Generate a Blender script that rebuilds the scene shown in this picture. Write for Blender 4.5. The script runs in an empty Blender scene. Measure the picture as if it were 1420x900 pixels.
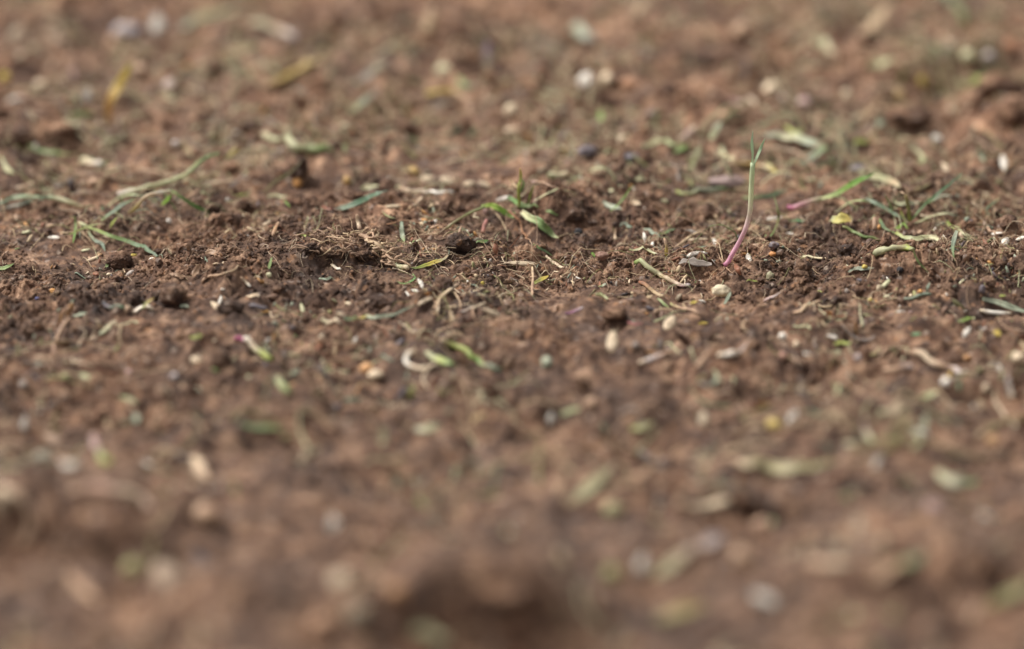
import bpy, bmesh, math, random
import numpy as np
from mathutils import Vector, Matrix, noise as mnoise

random.seed(7)
RNG = np.random.default_rng(11)
R = math.radians
scene = bpy.context.scene
COL = scene.collection

# ------------------------------------------------------------------ camera
PITCH = R(20.0); FPX = 1420 * 150 / 36.0
CAM = np.array([0.0, -1.30, 0.4473])
cd = bpy.data.cameras.new("camera")
cd.lens = 150; cd.sensor_width = 36
cd.clip_start = 0.01; cd.clip_end = 500
cd.dof.use_dof = True
cd.dof.focus_distance = 1.357
cd.dof.aperture_fstop = 3.9
cam = bpy.data.objects.new("camera", cd)
cam.location = CAM; cam.rotation_euler = (R(90) - PITCH, 0, 0)
COL.objects.link(cam); scene.camera = cam

# ------------------------------------------------------------------ light: thin overcast, brightest from behind
SUN_EL, SUN_AZ = 58, -70        # azimuth from +Y (the far side), negative = left
w = bpy.data.worlds.new("World"); scene.world = w; w.use_nodes = True
wn = w.node_tree; wn.nodes.clear()
sky = wn.nodes.new("ShaderNodeTexSky"); sky.sky_type = 'NISHITA'; sky.sun_disc = False
sky.sun_elevation = R(SUN_EL); sky.sun_rotation = R(SUN_AZ); sky.air_density = 1.0; sky.dust_density = 4.0
hs = wn.nodes.new("ShaderNodeHueSaturation"); hs.inputs['Saturation'].default_value = 0.12
bg = wn.nodes.new("ShaderNodeBackground"); bg.inputs['Strength'].default_value = 0.125
wo = wn.nodes.new("ShaderNodeOutputWorld")
wn.links.new(sky.outputs[0], hs.inputs['Color']); wn.links.new(hs.outputs[0], bg.inputs[0]); wn.links.new(bg.outputs[0], wo.inputs[0])
sd = bpy.data.lights.new("sun", 'SUN'); sd.energy = 3.1; sd.angle = R(16); sd.color = (1.0, 0.95, 0.88)
so = bpy.data.objects.new("sun", sd); COL.objects.link(so)
sdir = Vector((math.sin(R(SUN_AZ)) * math.cos(R(SUN_EL)), math.cos(R(SUN_AZ)) * math.cos(R(SUN_EL)), math.sin(R(SUN_EL))))
so.rotation_euler = sdir.to_track_quat('Z', 'Y').to_euler()
so.location = sdir * 5
vs = scene.view_settings
vs.view_transform = 'Standard'; vs.look = 'None'; vs.gamma = 1; vs.exposure = 0.62
vs.use_curve_mapping = False
try:
    scene.cycles.use_denoising = True
    scene.cycles.max_bounces = 6
except Exception:
    pass

# ------------------------------------------------------------------ pixel of the photograph -> ray
CP, SP = math.cos(PITCH), math.sin(PITCH)
def ray(px, py):
    a = (px - 710) / FPX; b = (450 - py) / FPX
    return np.array([a, CP + b * SP, -SP + b * CP])
def flat(px, py):
    d = ray(px, py); t = -CAM[2] / d[2]
    return CAM + d * t
def project(x, y, z):
    v0 = np.asarray(x) - CAM[0]; v1 = np.asarray(y) - CAM[1]; v2 = np.asarray(z) - CAM[2]
    dep = v1 * CP - v2 * SP; up = v1 * SP + v2 * CP
    return 710 + FPX * v0 / dep, 450 - FPX * up / dep
PX = 1.375 / FPX      # one photo pixel at the focus distance, in metres

# ------------------------------------------------------------------ noise on arrays
def _hash(ix, iy, seed):
    h = (ix.astype(np.int64) * 374761393 + iy.astype(np.int64) * 668265263 + seed * 1274126177) & 0xFFFFFFFF
    h = ((h ^ (h >> 13)) * 1274126177) & 0xFFFFFFFF
    return ((h ^ (h >> 16)) & 0xFFFFFF) / float(0xFFFFFF)
def perlin(x, y, seed=0):
    ix = np.floor(x); iy = np.floor(y); fx = x - ix; fy = y - iy
    u = fx * fx * fx * (fx * (fx * 6 - 15) + 10); v = fy * fy * fy * (fy * (fy * 6 - 15) + 10)
    def g(dx, dy):
        a = _hash(ix + dx, iy + dy, seed) * 2 * np.pi
        return np.cos(a) * (fx - dx) + np.sin(a) * (fy - dy)
    a = g(0, 0) * (1 - u) + g(1, 0) * u
    b = g(0, 1) * (1 - u) + g(1, 1) * u
    return (a * (1 - v) + b * v) * 1.4
def sstep(a, b, x):
    t = np.clip((x - a) / (b - a), 0, 1); return t * t * (3 - 2 * t)

# ------------------------------------------------------------------ materials
def newmat(name):
    m = bpy.data.materials.new(name); m.use_nodes = True
    nt = m.node_tree; nt.nodes.clear()
    out = nt.nodes.new("ShaderNodeOutputMaterial")
    p = nt.nodes.new("ShaderNodeBsdfPrincipled")
    nt.links.new(p.outputs[0], out.inputs['Surface'])
    return m, nt, p, out
def N(nt, t, **kw):
    n = nt.nodes.new(t)
    for k, v in kw.items(): setattr(n, k, v)
    return n
def noise_node(nt, vec, scale, detail=4, rough=0.6):
    n = nt.nodes.new("ShaderNodeTexNoise"); n.inputs['Scale'].default_value = scale
    n.inputs['Detail'].default_value = detail; n.inputs['Roughness'].default_value = rough
    nt.links.new(vec, n.inputs['Vector']); return n
def ramp(nt, fac, stops):
    r = nt.nodes.new("ShaderNodeValToRGB")
    while len(r.color_ramp.elements) < len(stops): r.color_ramp.elements.new(0.5)
    for e, (p, c) in zip(r.color_ramp.elements, stops):
        e.position = p; e.color = (*c, 1) if len(c) == 3 else c
    nt.links.new(fac, r.inputs[0]); return r
def mixc(nt, fac, a, b, mode='MIX'):
    m = nt.nodes.new("ShaderNodeMix"); m.data_type = 'RGBA'; m.blend_type = mode
    if isinstance(fac, (int, float)): m.inputs[0].default_value = fac
    else: nt.links.new(fac, m.inputs[0])
    for s, i in ((a, 6), (b, 7)):
        if isinstance(s, tuple): m.inputs[i].default_value = (*s, 1)
        else: nt.links.new(s, m.inputs[i])
    return m.outputs[2]

def soil_material(name, tint=1.0, shift=0.0):
    m, nt, p, out = newmat(name)
    geo = N(nt, "ShaderNodeNewGeometry"); vec = geo.outputs['Position']
    n1 = noise_node(nt, vec, 22, 5, 0.6)       # damp and dry areas, 4-5 cm
    n2 = noise_node(nt, vec, 190, 6, 0.65)     # crumbs
    n3 = noise_node(nt, vec, 1300, 6, 0.78)      # grains
    c1 = ramp(nt, n2.outputs[0], [(0.31, (0.044*tint, 0.0215*tint, 0.013*tint)), (0.5, (0.128*tint, 0.067*tint, 0.040*tint)), (0.69, (0.37*tint, 0.232*tint, 0.148*tint))])
    c2 = ramp(nt, n1.outputs[0], [(0.38, (0.66, 0.64, 0.64)), (0.52, (1.0, 1.0, 1.0)), (0.66, (1.30, 1.31, 1.32))])
    nm = noise_node(nt, vec, 75, 5, 0.62)      # clod-sized patches
    cm = ramp(nt, nm.outputs[0], [(0.36, (0.52, 0.50, 0.50)), (0.52, (1.0, 1.0, 1.0)), (0.68, (1.36, 1.38, 1.38))])
    col = mixc(nt, 1.0, c1.outputs[0], c2.outputs[0], 'MULTIPLY')
    col = mixc(nt, 1.0, col, cm.outputs[0], 'MULTIPLY')
    # soil colour scaled paler from the near to the far side of the plot
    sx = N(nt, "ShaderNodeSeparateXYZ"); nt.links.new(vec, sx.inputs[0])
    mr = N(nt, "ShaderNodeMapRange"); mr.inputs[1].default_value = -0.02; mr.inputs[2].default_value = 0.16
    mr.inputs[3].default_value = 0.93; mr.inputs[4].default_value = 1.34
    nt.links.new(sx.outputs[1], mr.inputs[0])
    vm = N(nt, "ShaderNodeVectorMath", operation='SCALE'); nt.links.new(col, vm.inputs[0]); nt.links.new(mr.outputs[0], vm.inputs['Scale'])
    # orange and grey grains
    v1 = N(nt, "ShaderNodeTexVoronoi"); v1.inputs['Scale'].default_value = 650; nt.links.new(vec, v1.inputs['Vector'])
    hsv = N(nt, "ShaderNodeSeparateColor"); nt.links.new(v1.outputs['Color'], hsv.inputs[0])
    fr = ramp(nt, hsv.outputs[0], [(0.90, (0, 0, 0)), (0.96, (0.55, 0.55, 0.55))])
    gc = ramp(nt, hsv.outputs[1], [(0.0, (0.33, 0.17, 0.085)), (0.35, (0.30, 0.235, 0.20)), (0.6, (0.035, 0.026, 0.025)), (0.9, (0.42, 0.33, 0.26))])
    gc.color_ramp.interpolation = 'CONSTANT'
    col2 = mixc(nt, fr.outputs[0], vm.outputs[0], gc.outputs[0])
    g3 = ramp(nt, n3.outputs[0], [(0.32, (0.55, 0.53, 0.51)), (0.68, (1.42, 1.42, 1.40))])
    col3 = mixc(nt, 1.0, col2, g3.outputs[0], 'MULTIPLY')
    nt.links.new(col3, p.inputs['Base Color'])
    rr = ramp(nt, n1.outputs[0], [(0.35, (0.52, 0.52, 0.52)), (0.62, (0.88, 0.88, 0.88))])
    nt.links.new(rr.outputs[0], p.inputs['Roughness'])
    p.inputs['Specular IOR Level'].default_value = 0.3
    b1 = N(nt, "ShaderNodeBump"); b1.inputs['Strength'].default_value = 0.9; b1.inputs['Distance'].default_value = 0.0007
    b2 = N(nt, "ShaderNodeBump"); b2.inputs['Strength'].default_value = 1.0; b2.inputs['Distance'].default_value = 0.0006
    nt.links.new(n2.outputs[0], b1.inputs['Height']); nt.links.new(n3.outputs[0], b2.inputs['Height'])
    nt.links.new(b1.outputs[0], b2.inputs['Normal']); nt.links.new(b2.outputs[0], p.inputs['Normal'])
    return m
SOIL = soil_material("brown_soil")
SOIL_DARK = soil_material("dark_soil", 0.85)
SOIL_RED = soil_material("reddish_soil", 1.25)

def plant_material(name, translucent=0.25, rough=0.5, streak=0.35, dirt=0.45):
    m, nt, p, out = newmat(name)
    at = N(nt, "ShaderNodeAttribute"); at.attribute_name = "Col"
    uv = N(nt, "ShaderNodeUVMap"); uv.uv_map = "UVMap"
    mp = N(nt, "ShaderNodeMapping"); mp.inputs['Scale'].default_value = (1.2, 9, 1); nt.links.new(uv.outputs[0], mp.inputs[0])
    ns = noise_node(nt, mp.outputs[0], 3.0, 4, 0.6)
    sr = ramp(nt, ns.outputs[0], [(0.3, (1 - streak,) * 3), (0.7, (1 + streak * 0.6,) * 3)])
    c = mixc(nt, 1.0, at.outputs['Color'], sr.outputs[0], 'MULTIPLY')
    geo = N(nt, "ShaderNodeNewGeometry")
    nd = noise_node(nt, geo.outputs['Position'], 420, 5, 0.7)
    dm = ramp(nt, nd.outputs[0], [(0.50, (0, 0, 0)), (0.62, (dirt,) * 3)])
    c = mixc(nt, dm.outputs[0], c, (0.13, 0.07, 0.045))
    nt.links.new(c, p.inputs['Base Color'])
    p.inputs['Roughness'].default_value = rough; p.inputs['Specular IOR Level'].default_value = 0.4
    bm = N(nt, "ShaderNodeBump"); bm.inputs['Strength'].default_value = 0.5; bm.inputs['Distance'].default_value = 0.0002
    nt.links.new(ns.outputs[0], bm.inputs['Height']); nt.links.new(bm.outputs[0], p.inputs['Normal'])
    if translucent:
        tr = N(nt, "ShaderNodeBsdfTranslucent"); nt.links.new(c, tr.inputs[0])
        mx = N(nt, "ShaderNodeMixShader"); mx.inputs[0].default_value = translucent
        nt.links.new(p.outputs[0], mx.inputs[1]); nt.links.new(tr.outputs[0], mx.inputs[2])
        nt.links.new(mx.outputs[0], out.inputs['Surface'])
    return m
M_LEAF = plant_material("grass_leaf", 0.35, 0.42, 0.3, 0.25)
M_FRESH = plant_material("fresh_seedling", 0.4, 0.42, 0.15, 0.12)
M_ROOT = plant_material("washed_root", 0.2, 0.6, 0.3, 0.2)
M_DRY = plant_material("dry_straw", 0.12, 0.6, 0.45, 0.65)
M_HUSK = plant_material("seed_husk", 0.28, 0.5, 0.4, 0.65)
M_STONE = plant_material("pebble_surface", 0.0, 0.55, 0.25, 0.5)

PAL = dict(cream=(.68,.54,.37), white=(.82,.76,.66), tan=(.42,.27,.17), straw=(.54,.40,.24), yellow=(.62,.48,.10),
    lime=(.40,.44,.12), green=(.25,.33,.12), dgreen=(.12,.175,.09), teal=(.23,.28,.20), mint=(.36,.39,.28),
    magenta=(.50,.16,.27), pink=(.52,.35,.31), orange=(.56,.28,.09), rust=(.26,.10,.05), black=(.02,.018,.02),
    grey=(.33,.28,.24), olive=(.27,.25,.10), lilac=(.50,.43,.41), brown=(.20,.115,.075), pale=(.58,.55,.34),
    palegreen=(.46,.46,.26), amber=(.50,.34,.09), purple=(.26,.12,.21), blue=(.07,.07,.17), slate=(.12,.10,.11))

# ------------------------------------------------------------------ mesh and tagging helpers
def mesh_np(name, V, F, mat, uv=None, col=None, smooth=True):
    me = bpy.data.meshes.new(name)
    V = np.asarray(V, np.float32); F = np.asarray(F, np.int32)
    k = F.shape[1]
    me.vertices.add(len(V)); me.vertices.foreach_set("co", V.ravel())
    me.loops.add(F.size); me.loops.foreach_set("vertex_index", F.ravel())
    me.polygons.add(len(F)); me.polygons.foreach_set("loop_start", np.arange(0, F.size, k, dtype=np.int32))
    me.polygons.foreach_set("loop_total", np.full(len(F), k, np.int32))
    if smooth: me.polygons.foreach_set("use_smooth", np.ones(len(F), bool))
    me.update(calc_edges=True)
    if uv is not None:
        l = me.uv_layers.new(name="UVMap"); l.data.foreach_set("uv", np.asarray(uv, np.float32)[F.ravel()].ravel())
    if col is not None:
        a = me.color_attributes.new("Col", 'FLOAT_COLOR', 'POINT')
        c = np.ones((len(V), 4), np.float32); c[:, :3] = col
        a.data.foreach_set("color", c.ravel())
    me.materials.append(mat)
    return me
def link(name, me, parent=None, loc=None):
    o = bpy.data.objects.new(name, me); COL.objects.link(o)
    if loc is not None: o.location = loc
    if parent is not None: o.parent = parent
    return o
def tag(o, label, cat, group=None, kind=None):
    if label: o['label'] = label
    if cat: o['category'] = cat
    if group: o['group'] = group
    if kind: o['kind'] = kind
    return o

# ------------------------------------------------------------------ the ground: one sheet, fine where the camera looks
def spaced(lo, hi, fine, mid, far, power=1.35):
    out = [mid]
    for sgn, end in ((1, hi), (-1, lo)):
        p = mid; L = []
        while (end - p) * sgn > 0:
            p += sgn * fine(p); L.append(p)
        step = fine(p) * 2
        while abs(p) < far:
            p += sgn * step; step *= power; L.append(p)
        out = out + L if sgn > 0 else L[::-1] + out
    return np.array(out)
xs = spaced(-0.6, 0.6, lambda p: 0.00046 if abs(p) < 0.255 else 0.0022, 0.0, 60)
ys = spaced(-0.6, 0.9, lambda p: 0.00050 + max(0, abs(p) - 0.06) * (0.0035 if abs(p) < 0.36 else 0.006), 0.0, 60)
X, Y = np.meshgrid(xs, ys)
inside = sstep(-0.6, -0.5, Y) * (1 - sstep(0.75, 0.9, Y)) * (1 - sstep(0.5, 0.6, np.abs(X)))
QX, QY = project(X, Y, 0 * X)                    # only used to place named humps and hollows at their spots
wx = X + 0.006 * perlin(X * 45, Y * 45, 3); wy = Y + 0.006 * perlin(X * 45, Y * 45, 4)
Z = 0.0040 * perlin(wx * 9, wy * 9, 1) + 0.0042 * perlin(wx * 21, wy * 21, 2)
p3 = perlin(wx * 60, wy * 60, 5); Z += 0.0022 * (np.abs(p3) * 2 - 0.5)
away = sstep(0.05, 0.14, np.abs(Y - 0.01)); front = sstep(-0.06, -0.2, Y)
Z += front * 0.004 * perlin(wx * 15 + 3, wy * 15, 54)
Z += away * ((0.0036 - 0.0020 * front) * perlin(wx * 34, wy * 34, 51) + (0.0026 - 0.0020 * front) * (np.abs(perlin(wx * 75, wy * 75, 52)) * 2 - 0.5) + (0.0012 - 0.0010 * front) * perlin(wx * 130, wy * 130, 53))
# places of loose crumbly soil against trodden, smeared soil
rough = 0.55 + 0.2 * away - 0.45 * front + 0.9 * perlin(X * 17, Y * 17, 8) + 0.4 * perlin(X * 50, Y * 50, 9)
def zone(px, py, rx, ry, a):
    c = flat(px, py); ax = rx * PX; ay = ry * PX / 0.33
    return a * np.exp(-((X - c[0]) / ax) ** 2 - ((Y - c[1]) / ay) ** 2)
for z in [(450,360,150,45,.7),(650,330,120,50,.3),(890,345,150,35,.6),(1250,370,200,50,.7),(1100,340,120,40,.4),(230,330,120,25,.5),
          (60,430,120,35,.4),(330,400,110,30,.4),(780,480,90,30,.25),(90,350,90,22,-.6),(250,300,100,14,-.5),(150,265,120,16,-.2),
          (640,350,60,20,-.5),(800,385,90,14,-.3),(1000,440,170,30,-.5),(900,470,90,30,-.6),(1200,450,120,30,-.4),(260,450,120,20,-.3),
          (470,390,70,12,-.5),(840,310,60,12,-.4)]:
    rough += zone(*z)
rough = np.clip(rough, 0.05, 1.25)
# named humps (positive) and hollows (negative): px, py, half widths, height in metres; front side steeper
def hump(px, py, rx, ry, h, front=0.45):
    c = flat(px, py + (0.85 * h / PX if h > 0.003 else 0)); ax = rx * PX; ay = ry * PX / 0.33
    dy = (Y - c[1]) / ay; dy = np.where(dy < 0, dy / front, dy)
    wob = 1 + 0.35 * perlin(X * 70, Y * 70, int(px))
    return h * np.exp(-(((X - c[0]) / ax) ** 2 + dy ** 2) * wob)
for hmp in [(480,350,75,24,.005),(400,372,60,16,.002),(770,282,42,14,.007),(640,345,34,12,.003),(165,362,40,14,.002),
          (890,352,90,16,.0035),(1290,375,120,18,.004),(1150,330,70,14,.003),(330,405,50,14,.003),(240,425,34,8,.003),
          (690,700,110,40,.003),(695,822,95,60,.012,.11),(575,836,90,50,.009,.12),(630,893,130,10,-.006,1),(160,700,95,56,.013,.12),(150,752,80,20,-.009,1),
          (15,700,50,50,.012,.12),(20,760,40,20,-.006,1),(700,62,30,12,-.014,1),(1300,110,50,10,-.008,1),(1380,95,40,10,-.009,1),(540,150,60,9,-.006,1),(870,150,60,8,-.005,1),(130,60,60,10,-.005,1),(640,30,80,20,.006),(1330,60,60,22,.010,.35),
          (1390,130,60,26,.008,.4),(1350,170,70,14,-.006,1),(1400,200,40,12,-.004,1),(350,615,80,14,-.007,1),(360,580,80,22,.005),
          (1060,690,80,16,-.006,1),(640,625,50,10,-.005,1),(600,660,110,18,-.004,1),(490,562,28,8,-.006,1),(1120,520,40,9,-.006,1),
          (1380,560,50,14,-.005,1),(1400,520,40,12,.005),(1360,700,60,40,-.006,1),(1220,560,60,22,.004),(740,160,90,30,.005),
          (840,452,32,8,-.004,1),(852,432,14,6,.004,.4),(60,170,70,14,.006,.4),(40,215,60,10,-.004,1),(410,150,70,12,.004,.4),(560,165,70,14,-.004,1),
          (780,840,120,30,.006),(1060,860,90,30,-.006,1),(1200,800,90,60,.010,.15),(1370,770,70,50,.010,.15),(950,740,80,50,.008,.18),(330,840,80,50,.008,.18),(1080,660,90,30,.006,.15),(350,590,80,30,.006,.15),(900,560,120,30,.004),(240,660,60,20,-.004,1),
          (200,270,120,12,.002),(1190,235,30,8,-.004,1),(1020,175,80,12,.004,.4),(1350,420,60,8,.003),(1385,440,50,6,-.004,1),
          (890,610,60,18,-.004,1),(400,830,120,40,-.005,1),(250,870,120,40,.006)]:
    Z += hump(*hmp)
# crumbs pressed into the surface: domes with rough tops
def stamp(n, rmin, rmax, pw, aspect, seed, mask_pow, ymin=-0.36, ymax=0.36):
    rg = np.random.default_rng(seed)
    cx = rg.uniform(-0.25, 0.25, n); cy = rg.uniform(ymin, ymax, n)
    rr = rmin + (rmax - rmin) * rg.random(n) ** pw
    keep = rg.random(n)
    top = np.zeros_like(Z)
    for i in range(n):
        x, y, r = cx[i], cy[i], rr[i]
        i0 = np.searchsorted(xs, x - r); i1 = np.searchsorted(xs, x + r)
        j0 = np.searchsorted(ys, y - r); j1 = np.searchsorted(ys, y + r)
        if i1 - i0 < 2 or j1 - j0 < 2: continue
        m = rough[(j0 + j1) // 2, (i0 + i1) // 2] ** mask_pow
        if keep[i] > m: continue
        a = 0.7 + 0.6 * keep[i] / max(m, 1e-3)
        dx = (xs[i0:i1] - x)[None, :] / r; dy = (ys[j0:j1] - y)[:, None] / r
        sk = 0.5 * (keep[i] - 0.5)
        d2 = dx * dx * a + dy * dy / a + sk * dx * dy
        hh = r * aspect * np.sqrt(np.clip(1 - d2, 0, 1)) * (0.6 + 0.4 * min(1, m))
        s = top[j0:j1, i0:i1]; np.maximum(s, hh, out=s)
    return top
crumb = stamp(1500, 0.0018, 0.0050, 2.4, 0.6, 21, 1.3)
Z += crumb * (1 + 0.25 * perlin(X * 260, Y * 260, 31))
Z += stamp(14000, 0.0008, 0.0024, 2.0, 0.75, 22, 1.0) * (1 + 0.3 * perlin(X * 500, Y * 500, 32))
Z += stamp(36000, 0.0005, 0.0012, 1.5, 0.9, 23, 0.7, -0.15, 0.14)
rr_ = np.clip(rough, 0, 1)
Z += (0.0005 + 0.0008 * rr_) * perlin(wx * 170, wy * 170, 6) + (0.00025 + 0.0005 * rr_) * perlin(X * 420, Y * 420, 7) + 0.0004 * rr_ * perlin(X * 900, Y * 900, 17)
# thin drying cracks in the smeared places
cr = np.abs(perlin(wx * 38, wy * 38, 12)); Z -= 0.0013 * (1 - sstep(0.0, 0.05, cr)) * (1 - rr_) * (perlin(X * 25, Y * 25, 13) > 0)
Z = Z * inside
ny, nx = Z.shape
idx = np.arange(ny * nx, dtype=np.int32).reshape(ny, nx)
F = np.stack([idx[:-1, :-1].ravel(), idx[:-1, 1:].ravel(), idx[1:, 1:].ravel(), idx[1:, :-1].ravel()], 1)
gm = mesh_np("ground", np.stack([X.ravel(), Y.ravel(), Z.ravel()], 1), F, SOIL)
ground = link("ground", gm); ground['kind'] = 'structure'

def Hgt(x, y):
    x = np.asarray(x, float); y = np.asarray(y, float)
    i = np.clip(np.searchsorted(xs, x) - 1, 0, nx - 2); j = np.clip(np.searchsorted(ys, y) - 1, 0, ny - 2)
    u = np.clip((x - xs[i]) / (xs[i + 1] - xs[i]), 0, 1); v = np.clip((y - ys[j]) / (ys[j + 1] - ys[j]), 0, 1)
    return (Z[j, i] * (1 - u) + Z[j, i + 1] * u) * (1 - v) + (Z[j + 1, i] * (1 - u) + Z[j + 1, i + 1] * u) * v
_ts = np.linspace(-0.075, 0.075, 260)
def hit(px, py):
    """where the line of sight through a photo pixel meets the ground"""
    d = ray(px, py); d = d / np.linalg.norm(d); t0 = -CAM[2] / d[2]
    P = CAM[None, :] + d[None, :] * (t0 + _ts)[:, None]
    below = P[:, 2] < Hgt(P[:, 0], P[:, 1])
    k = int(np.argmax(below)) if below.any() else len(_ts) // 2
    return P[k]
def at(p):
    """(px, py[, rise]) -> point standing 'rise' photo pixels above its footing"""
    px, py = p[0], p[1]; rise = p[2] if len(p) > 2 else 0
    g = hit(px, py + rise)
    if rise:
        d = ray(px, py); t = (g[1] - CAM[1]) / d[1]
        g = CAM + d * t
    return g
def px_at(y):          # metres per photo pixel at that distance
    return (y - CAM[1]) / 0.9458 / FPX
def unblur(wd, py):    # apparent width -> real width, defocus taken off
    return max(wd - 0.022 * abs(py - 360), 0.66 * wd) * 1.06
def hidden(P, cap=0.0025):
    """how far each point lies below the sight line over the soil in front of it"""
    P = np.atleast_2d(P); D = CAM[None] - P; D = D / np.linalg.norm(D, axis=1)[:, None]; need = np.zeros(len(P))
    for s in np.linspace(0.0008, 0.022, 24):
        Q = P + D * s; need = np.maximum(need, Hgt(Q[:, 0], Q[:, 1]) - Q[:, 2])
    return np.minimum(need, cap)
occ = np.zeros((800, 560), bool)      # 1 mm cells kept clear of loose crumbs
def mark(x, y, r, fr=0.005):
    i0 = int((x - r + 0.28) * 1000); i1 = int((x + r + 0.28) * 1000) + 1
    j0 = int((y - r - fr + 0.40) * 1000); j1 = int((y + r + 0.40) * 1000) + 1
    if i1 > 0 and j1 > 0: occ[max(j0, 0):j1, max(i0, 0):i1] = True

# ------------------------------------------------------------------ shape builders
def cmap(c):
    return np.array(PAL[c] if isinstance(c, str) else c, float)
def colours(cols, t, jit=0.12):
    cols = [cmap(c) * (1 + random.uniform(-jit, jit)) for c in (cols if isinstance(cols, (list, tuple)) and not isinstance(cols[0], float) else [cols])]
    if len(cols) == 1: return np.repeat(cols[0][None], len(t), 0)
    k = np.linspace(0, 1, len(cols)); C = np.array(cols)
    return np.stack([np.interp(t, k, C[:, i]) for i in range(3)], 1)
def spline(P, n):
    P = np.array(P, float)
    if len(P) == 2: P = np.array([P[0], (P[0] + P[1]) / 2, P[1]])
    Q = np.vstack([2 * P[0] - P[1], P, 2 * P[-1] - P[-2]])
    seg = np.linalg.norm(np.diff(P, axis=0), axis=1); cum = np.r_[0, np.cumsum(seg)]; out = []
    for s in np.linspace(0, cum[-1], n):
        k = min(np.searchsorted(cum, s, side='right') - 1, len(P) - 2); u = (s - cum[k]) / max(seg[k], 1e-9)
        p0, p1, p2, p3 = Q[k:k + 4]
        out.append(0.5 * (2 * p1 + (p2 - p0) * u + (2 * p0 - 5 * p1 + 4 * p2 - p3) * u * u + (3 * p1 - p0 - 3 * p2 + p3) * u ** 3))
    return np.array(out)
def path(pts, wm, n=None, wig=0.0, lift=0.45):
    P = np.array([at(p) for p in pts])
    L = np.linalg.norm(np.diff(P, axis=0), axis=1).sum()
    n = n or int(np.clip(L / 0.0013, 8, 60))
    C = spline(P, n)
    if wig:
        s = random.uniform(0, 50); a = np.linspace(0, L * 240, n)
        C[:, 0] += wig * np.array([mnoise.noise((v + s, 0, 0)) for v in a]) * 2
        C[:, 1] += wig * np.array([mnoise.noise((v + s, 9, 0)) for v in a]) * 2
        C[:, 2] += wig * np.array([mnoise.noise((v + s, 5, 0)) for v in a])
    C[:, 2] = np.maximum(C[:, 2], Hgt(C[:, 0], C[:, 1]) + lift * wm)
    # a stiff blade bridges small pits
    for _ in range(2):
        C[1:-1, 2] = np.maximum(C[1:-1, 2], 0.5 * (C[:-2, 2] + C[2:, 2]) * 0.6 + C[1:-1, 2] * 0.4)
    hd = hidden(C)
    if n > 6: hd = np.convolve(np.pad(hd, 2, 'edge'), np.ones(5) / 5, 'valid')
    C[:, 2] += hd
    for c in C[::2]:
        if c[2] - Hgt(c[0], c[1]) < 0.006: mark(c[0], c[1], wm * 0.5)
    return C
def profile(t, kind):
    if kind == 'blade': return np.clip(0.55 + 0.9 * t, 0, 1) * np.clip((1 - t) / 0.35, 0, 1) ** 0.7 + 0.04
    if kind == 'leaf':  return np.sin(np.pi * np.clip(t * 0.94 + 0.05, 0, 1)) ** 0.6
    if kind == 'stem':  return np.where((t < 0.02) | (t > 0.98), 0.6, 1.0) * (1 - 0.15 * t)
    if kind == 'root':  return 1 - 0.8 * t
    return np.ones_like(t)
def sweep(C, prof, wm, cols, kind, flatness=None, crease=0.35, roll=None, jit=0.12, bumpy=0.0, torn=0.12):
    """a closed, creased strip (grass) or a round stalk (root, straw) swept along C; returns V, F, uv, col"""
    n = len(C); T = np.gradient(C, axis=0); T /= np.linalg.norm(T, axis=1)[:, None] + 1e-12
    toc = CAM - C.mean(0); toc /= np.linalg.norm(toc)
    up = np.array([random.uniform(-.25, .25), 0, 0.55]) + toc * 0.8
    tw = (random.uniform(-0.35, 0.35) if roll is None else roll)
    V = []; t = np.linspace(0, 1, n); wv = profile(t, prof) * wm * 0.5
    if kind == 'strip':
        a = np.array([-1, -0.55, 0, 0.55, 1, 0.55, 0, -0.55])
        hb = np.array([crease, crease * 0.45, 0, crease * 0.45, crease, crease * 0.45 - .16, -.2, crease * 0.45 - .16])
    else:
        k = 8; th = np.arange(k) / k * 2 * np.pi; a = np.cos(th); hb = np.sin(th) * (flatness or 0.85)
    k = len(a); sd = random.uniform(0, 99)
    for i in range(n):
        S = np.cross(T[i], up); ln = np.linalg.norm(S)
        S = S / ln if ln > 1e-6 else np.array([1, 0, 0.])
        Nn = np.cross(S, T[i]); r = tw * (t[i] - 0.5) * 2.2; S2 = S * math.cos(r) + Nn * math.sin(r); N2 = -S * math.sin(r) + Nn * math.cos(r)
        w = max(wv[i], 0.00004)
        if bumpy: w *= 1 + bumpy * mnoise.noise((i * 0.45 + sd, 1, 0)) * 2
        aw = a * w
        if kind == 'strip':
            rl = 1 + torn * mnoise.noise((i * 0.8 + sd, 3, 0)) * 1.6; rg_ = 1 + torn * mnoise.noise((i * 0.8 + sd, 8, 0)) * 1.6
            aw = np.where(a < 0, aw * rl, aw * rg_)
        V.append(C[i][None] + S2[None] * aw[:, None] + N2[None] * (hb * w)[:, None])
    V = np.vstack(V); F = []
    for i in range(n - 1):
        for j in range(k):
            j2 = (j + 1) % k; F.append((i * k + j, i * k + j2, (i + 1) * k + j2, (i + 1) * k + j))
    c0 = len(V); V = np.vstack([V, C[0][None], C[-1][None]])
    for j in range(k):
        F.append((c0, (j + 1) % k, j, j)); b = (n - 1) * k; F.append((c0 + 1, b + j, b + (j + 1) % k, b + (j + 1) % k))
    uvx = np.repeat(t * max(1, n / 12), k); uvy = np.tile(np.arange(k) / k, n)
    uv = np.stack([np.r_[uvx, 0, uvx[-1]], np.r_[uvy, .5, .5]], 1) + sd
    cc = np.repeat(colours(cols, t, jit), k, 0)
    if kind == 'strip':     # pale midrib
        ed = np.tile(np.abs(a), n)[:, None]; cc = cc * (1 + 0.28 * (1 - ed) * (1 if random.random() < .7 else 0))
    cc = np.vstack([cc, cc[:1], cc[-1:]])
    return V, F, uv, cc
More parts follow.
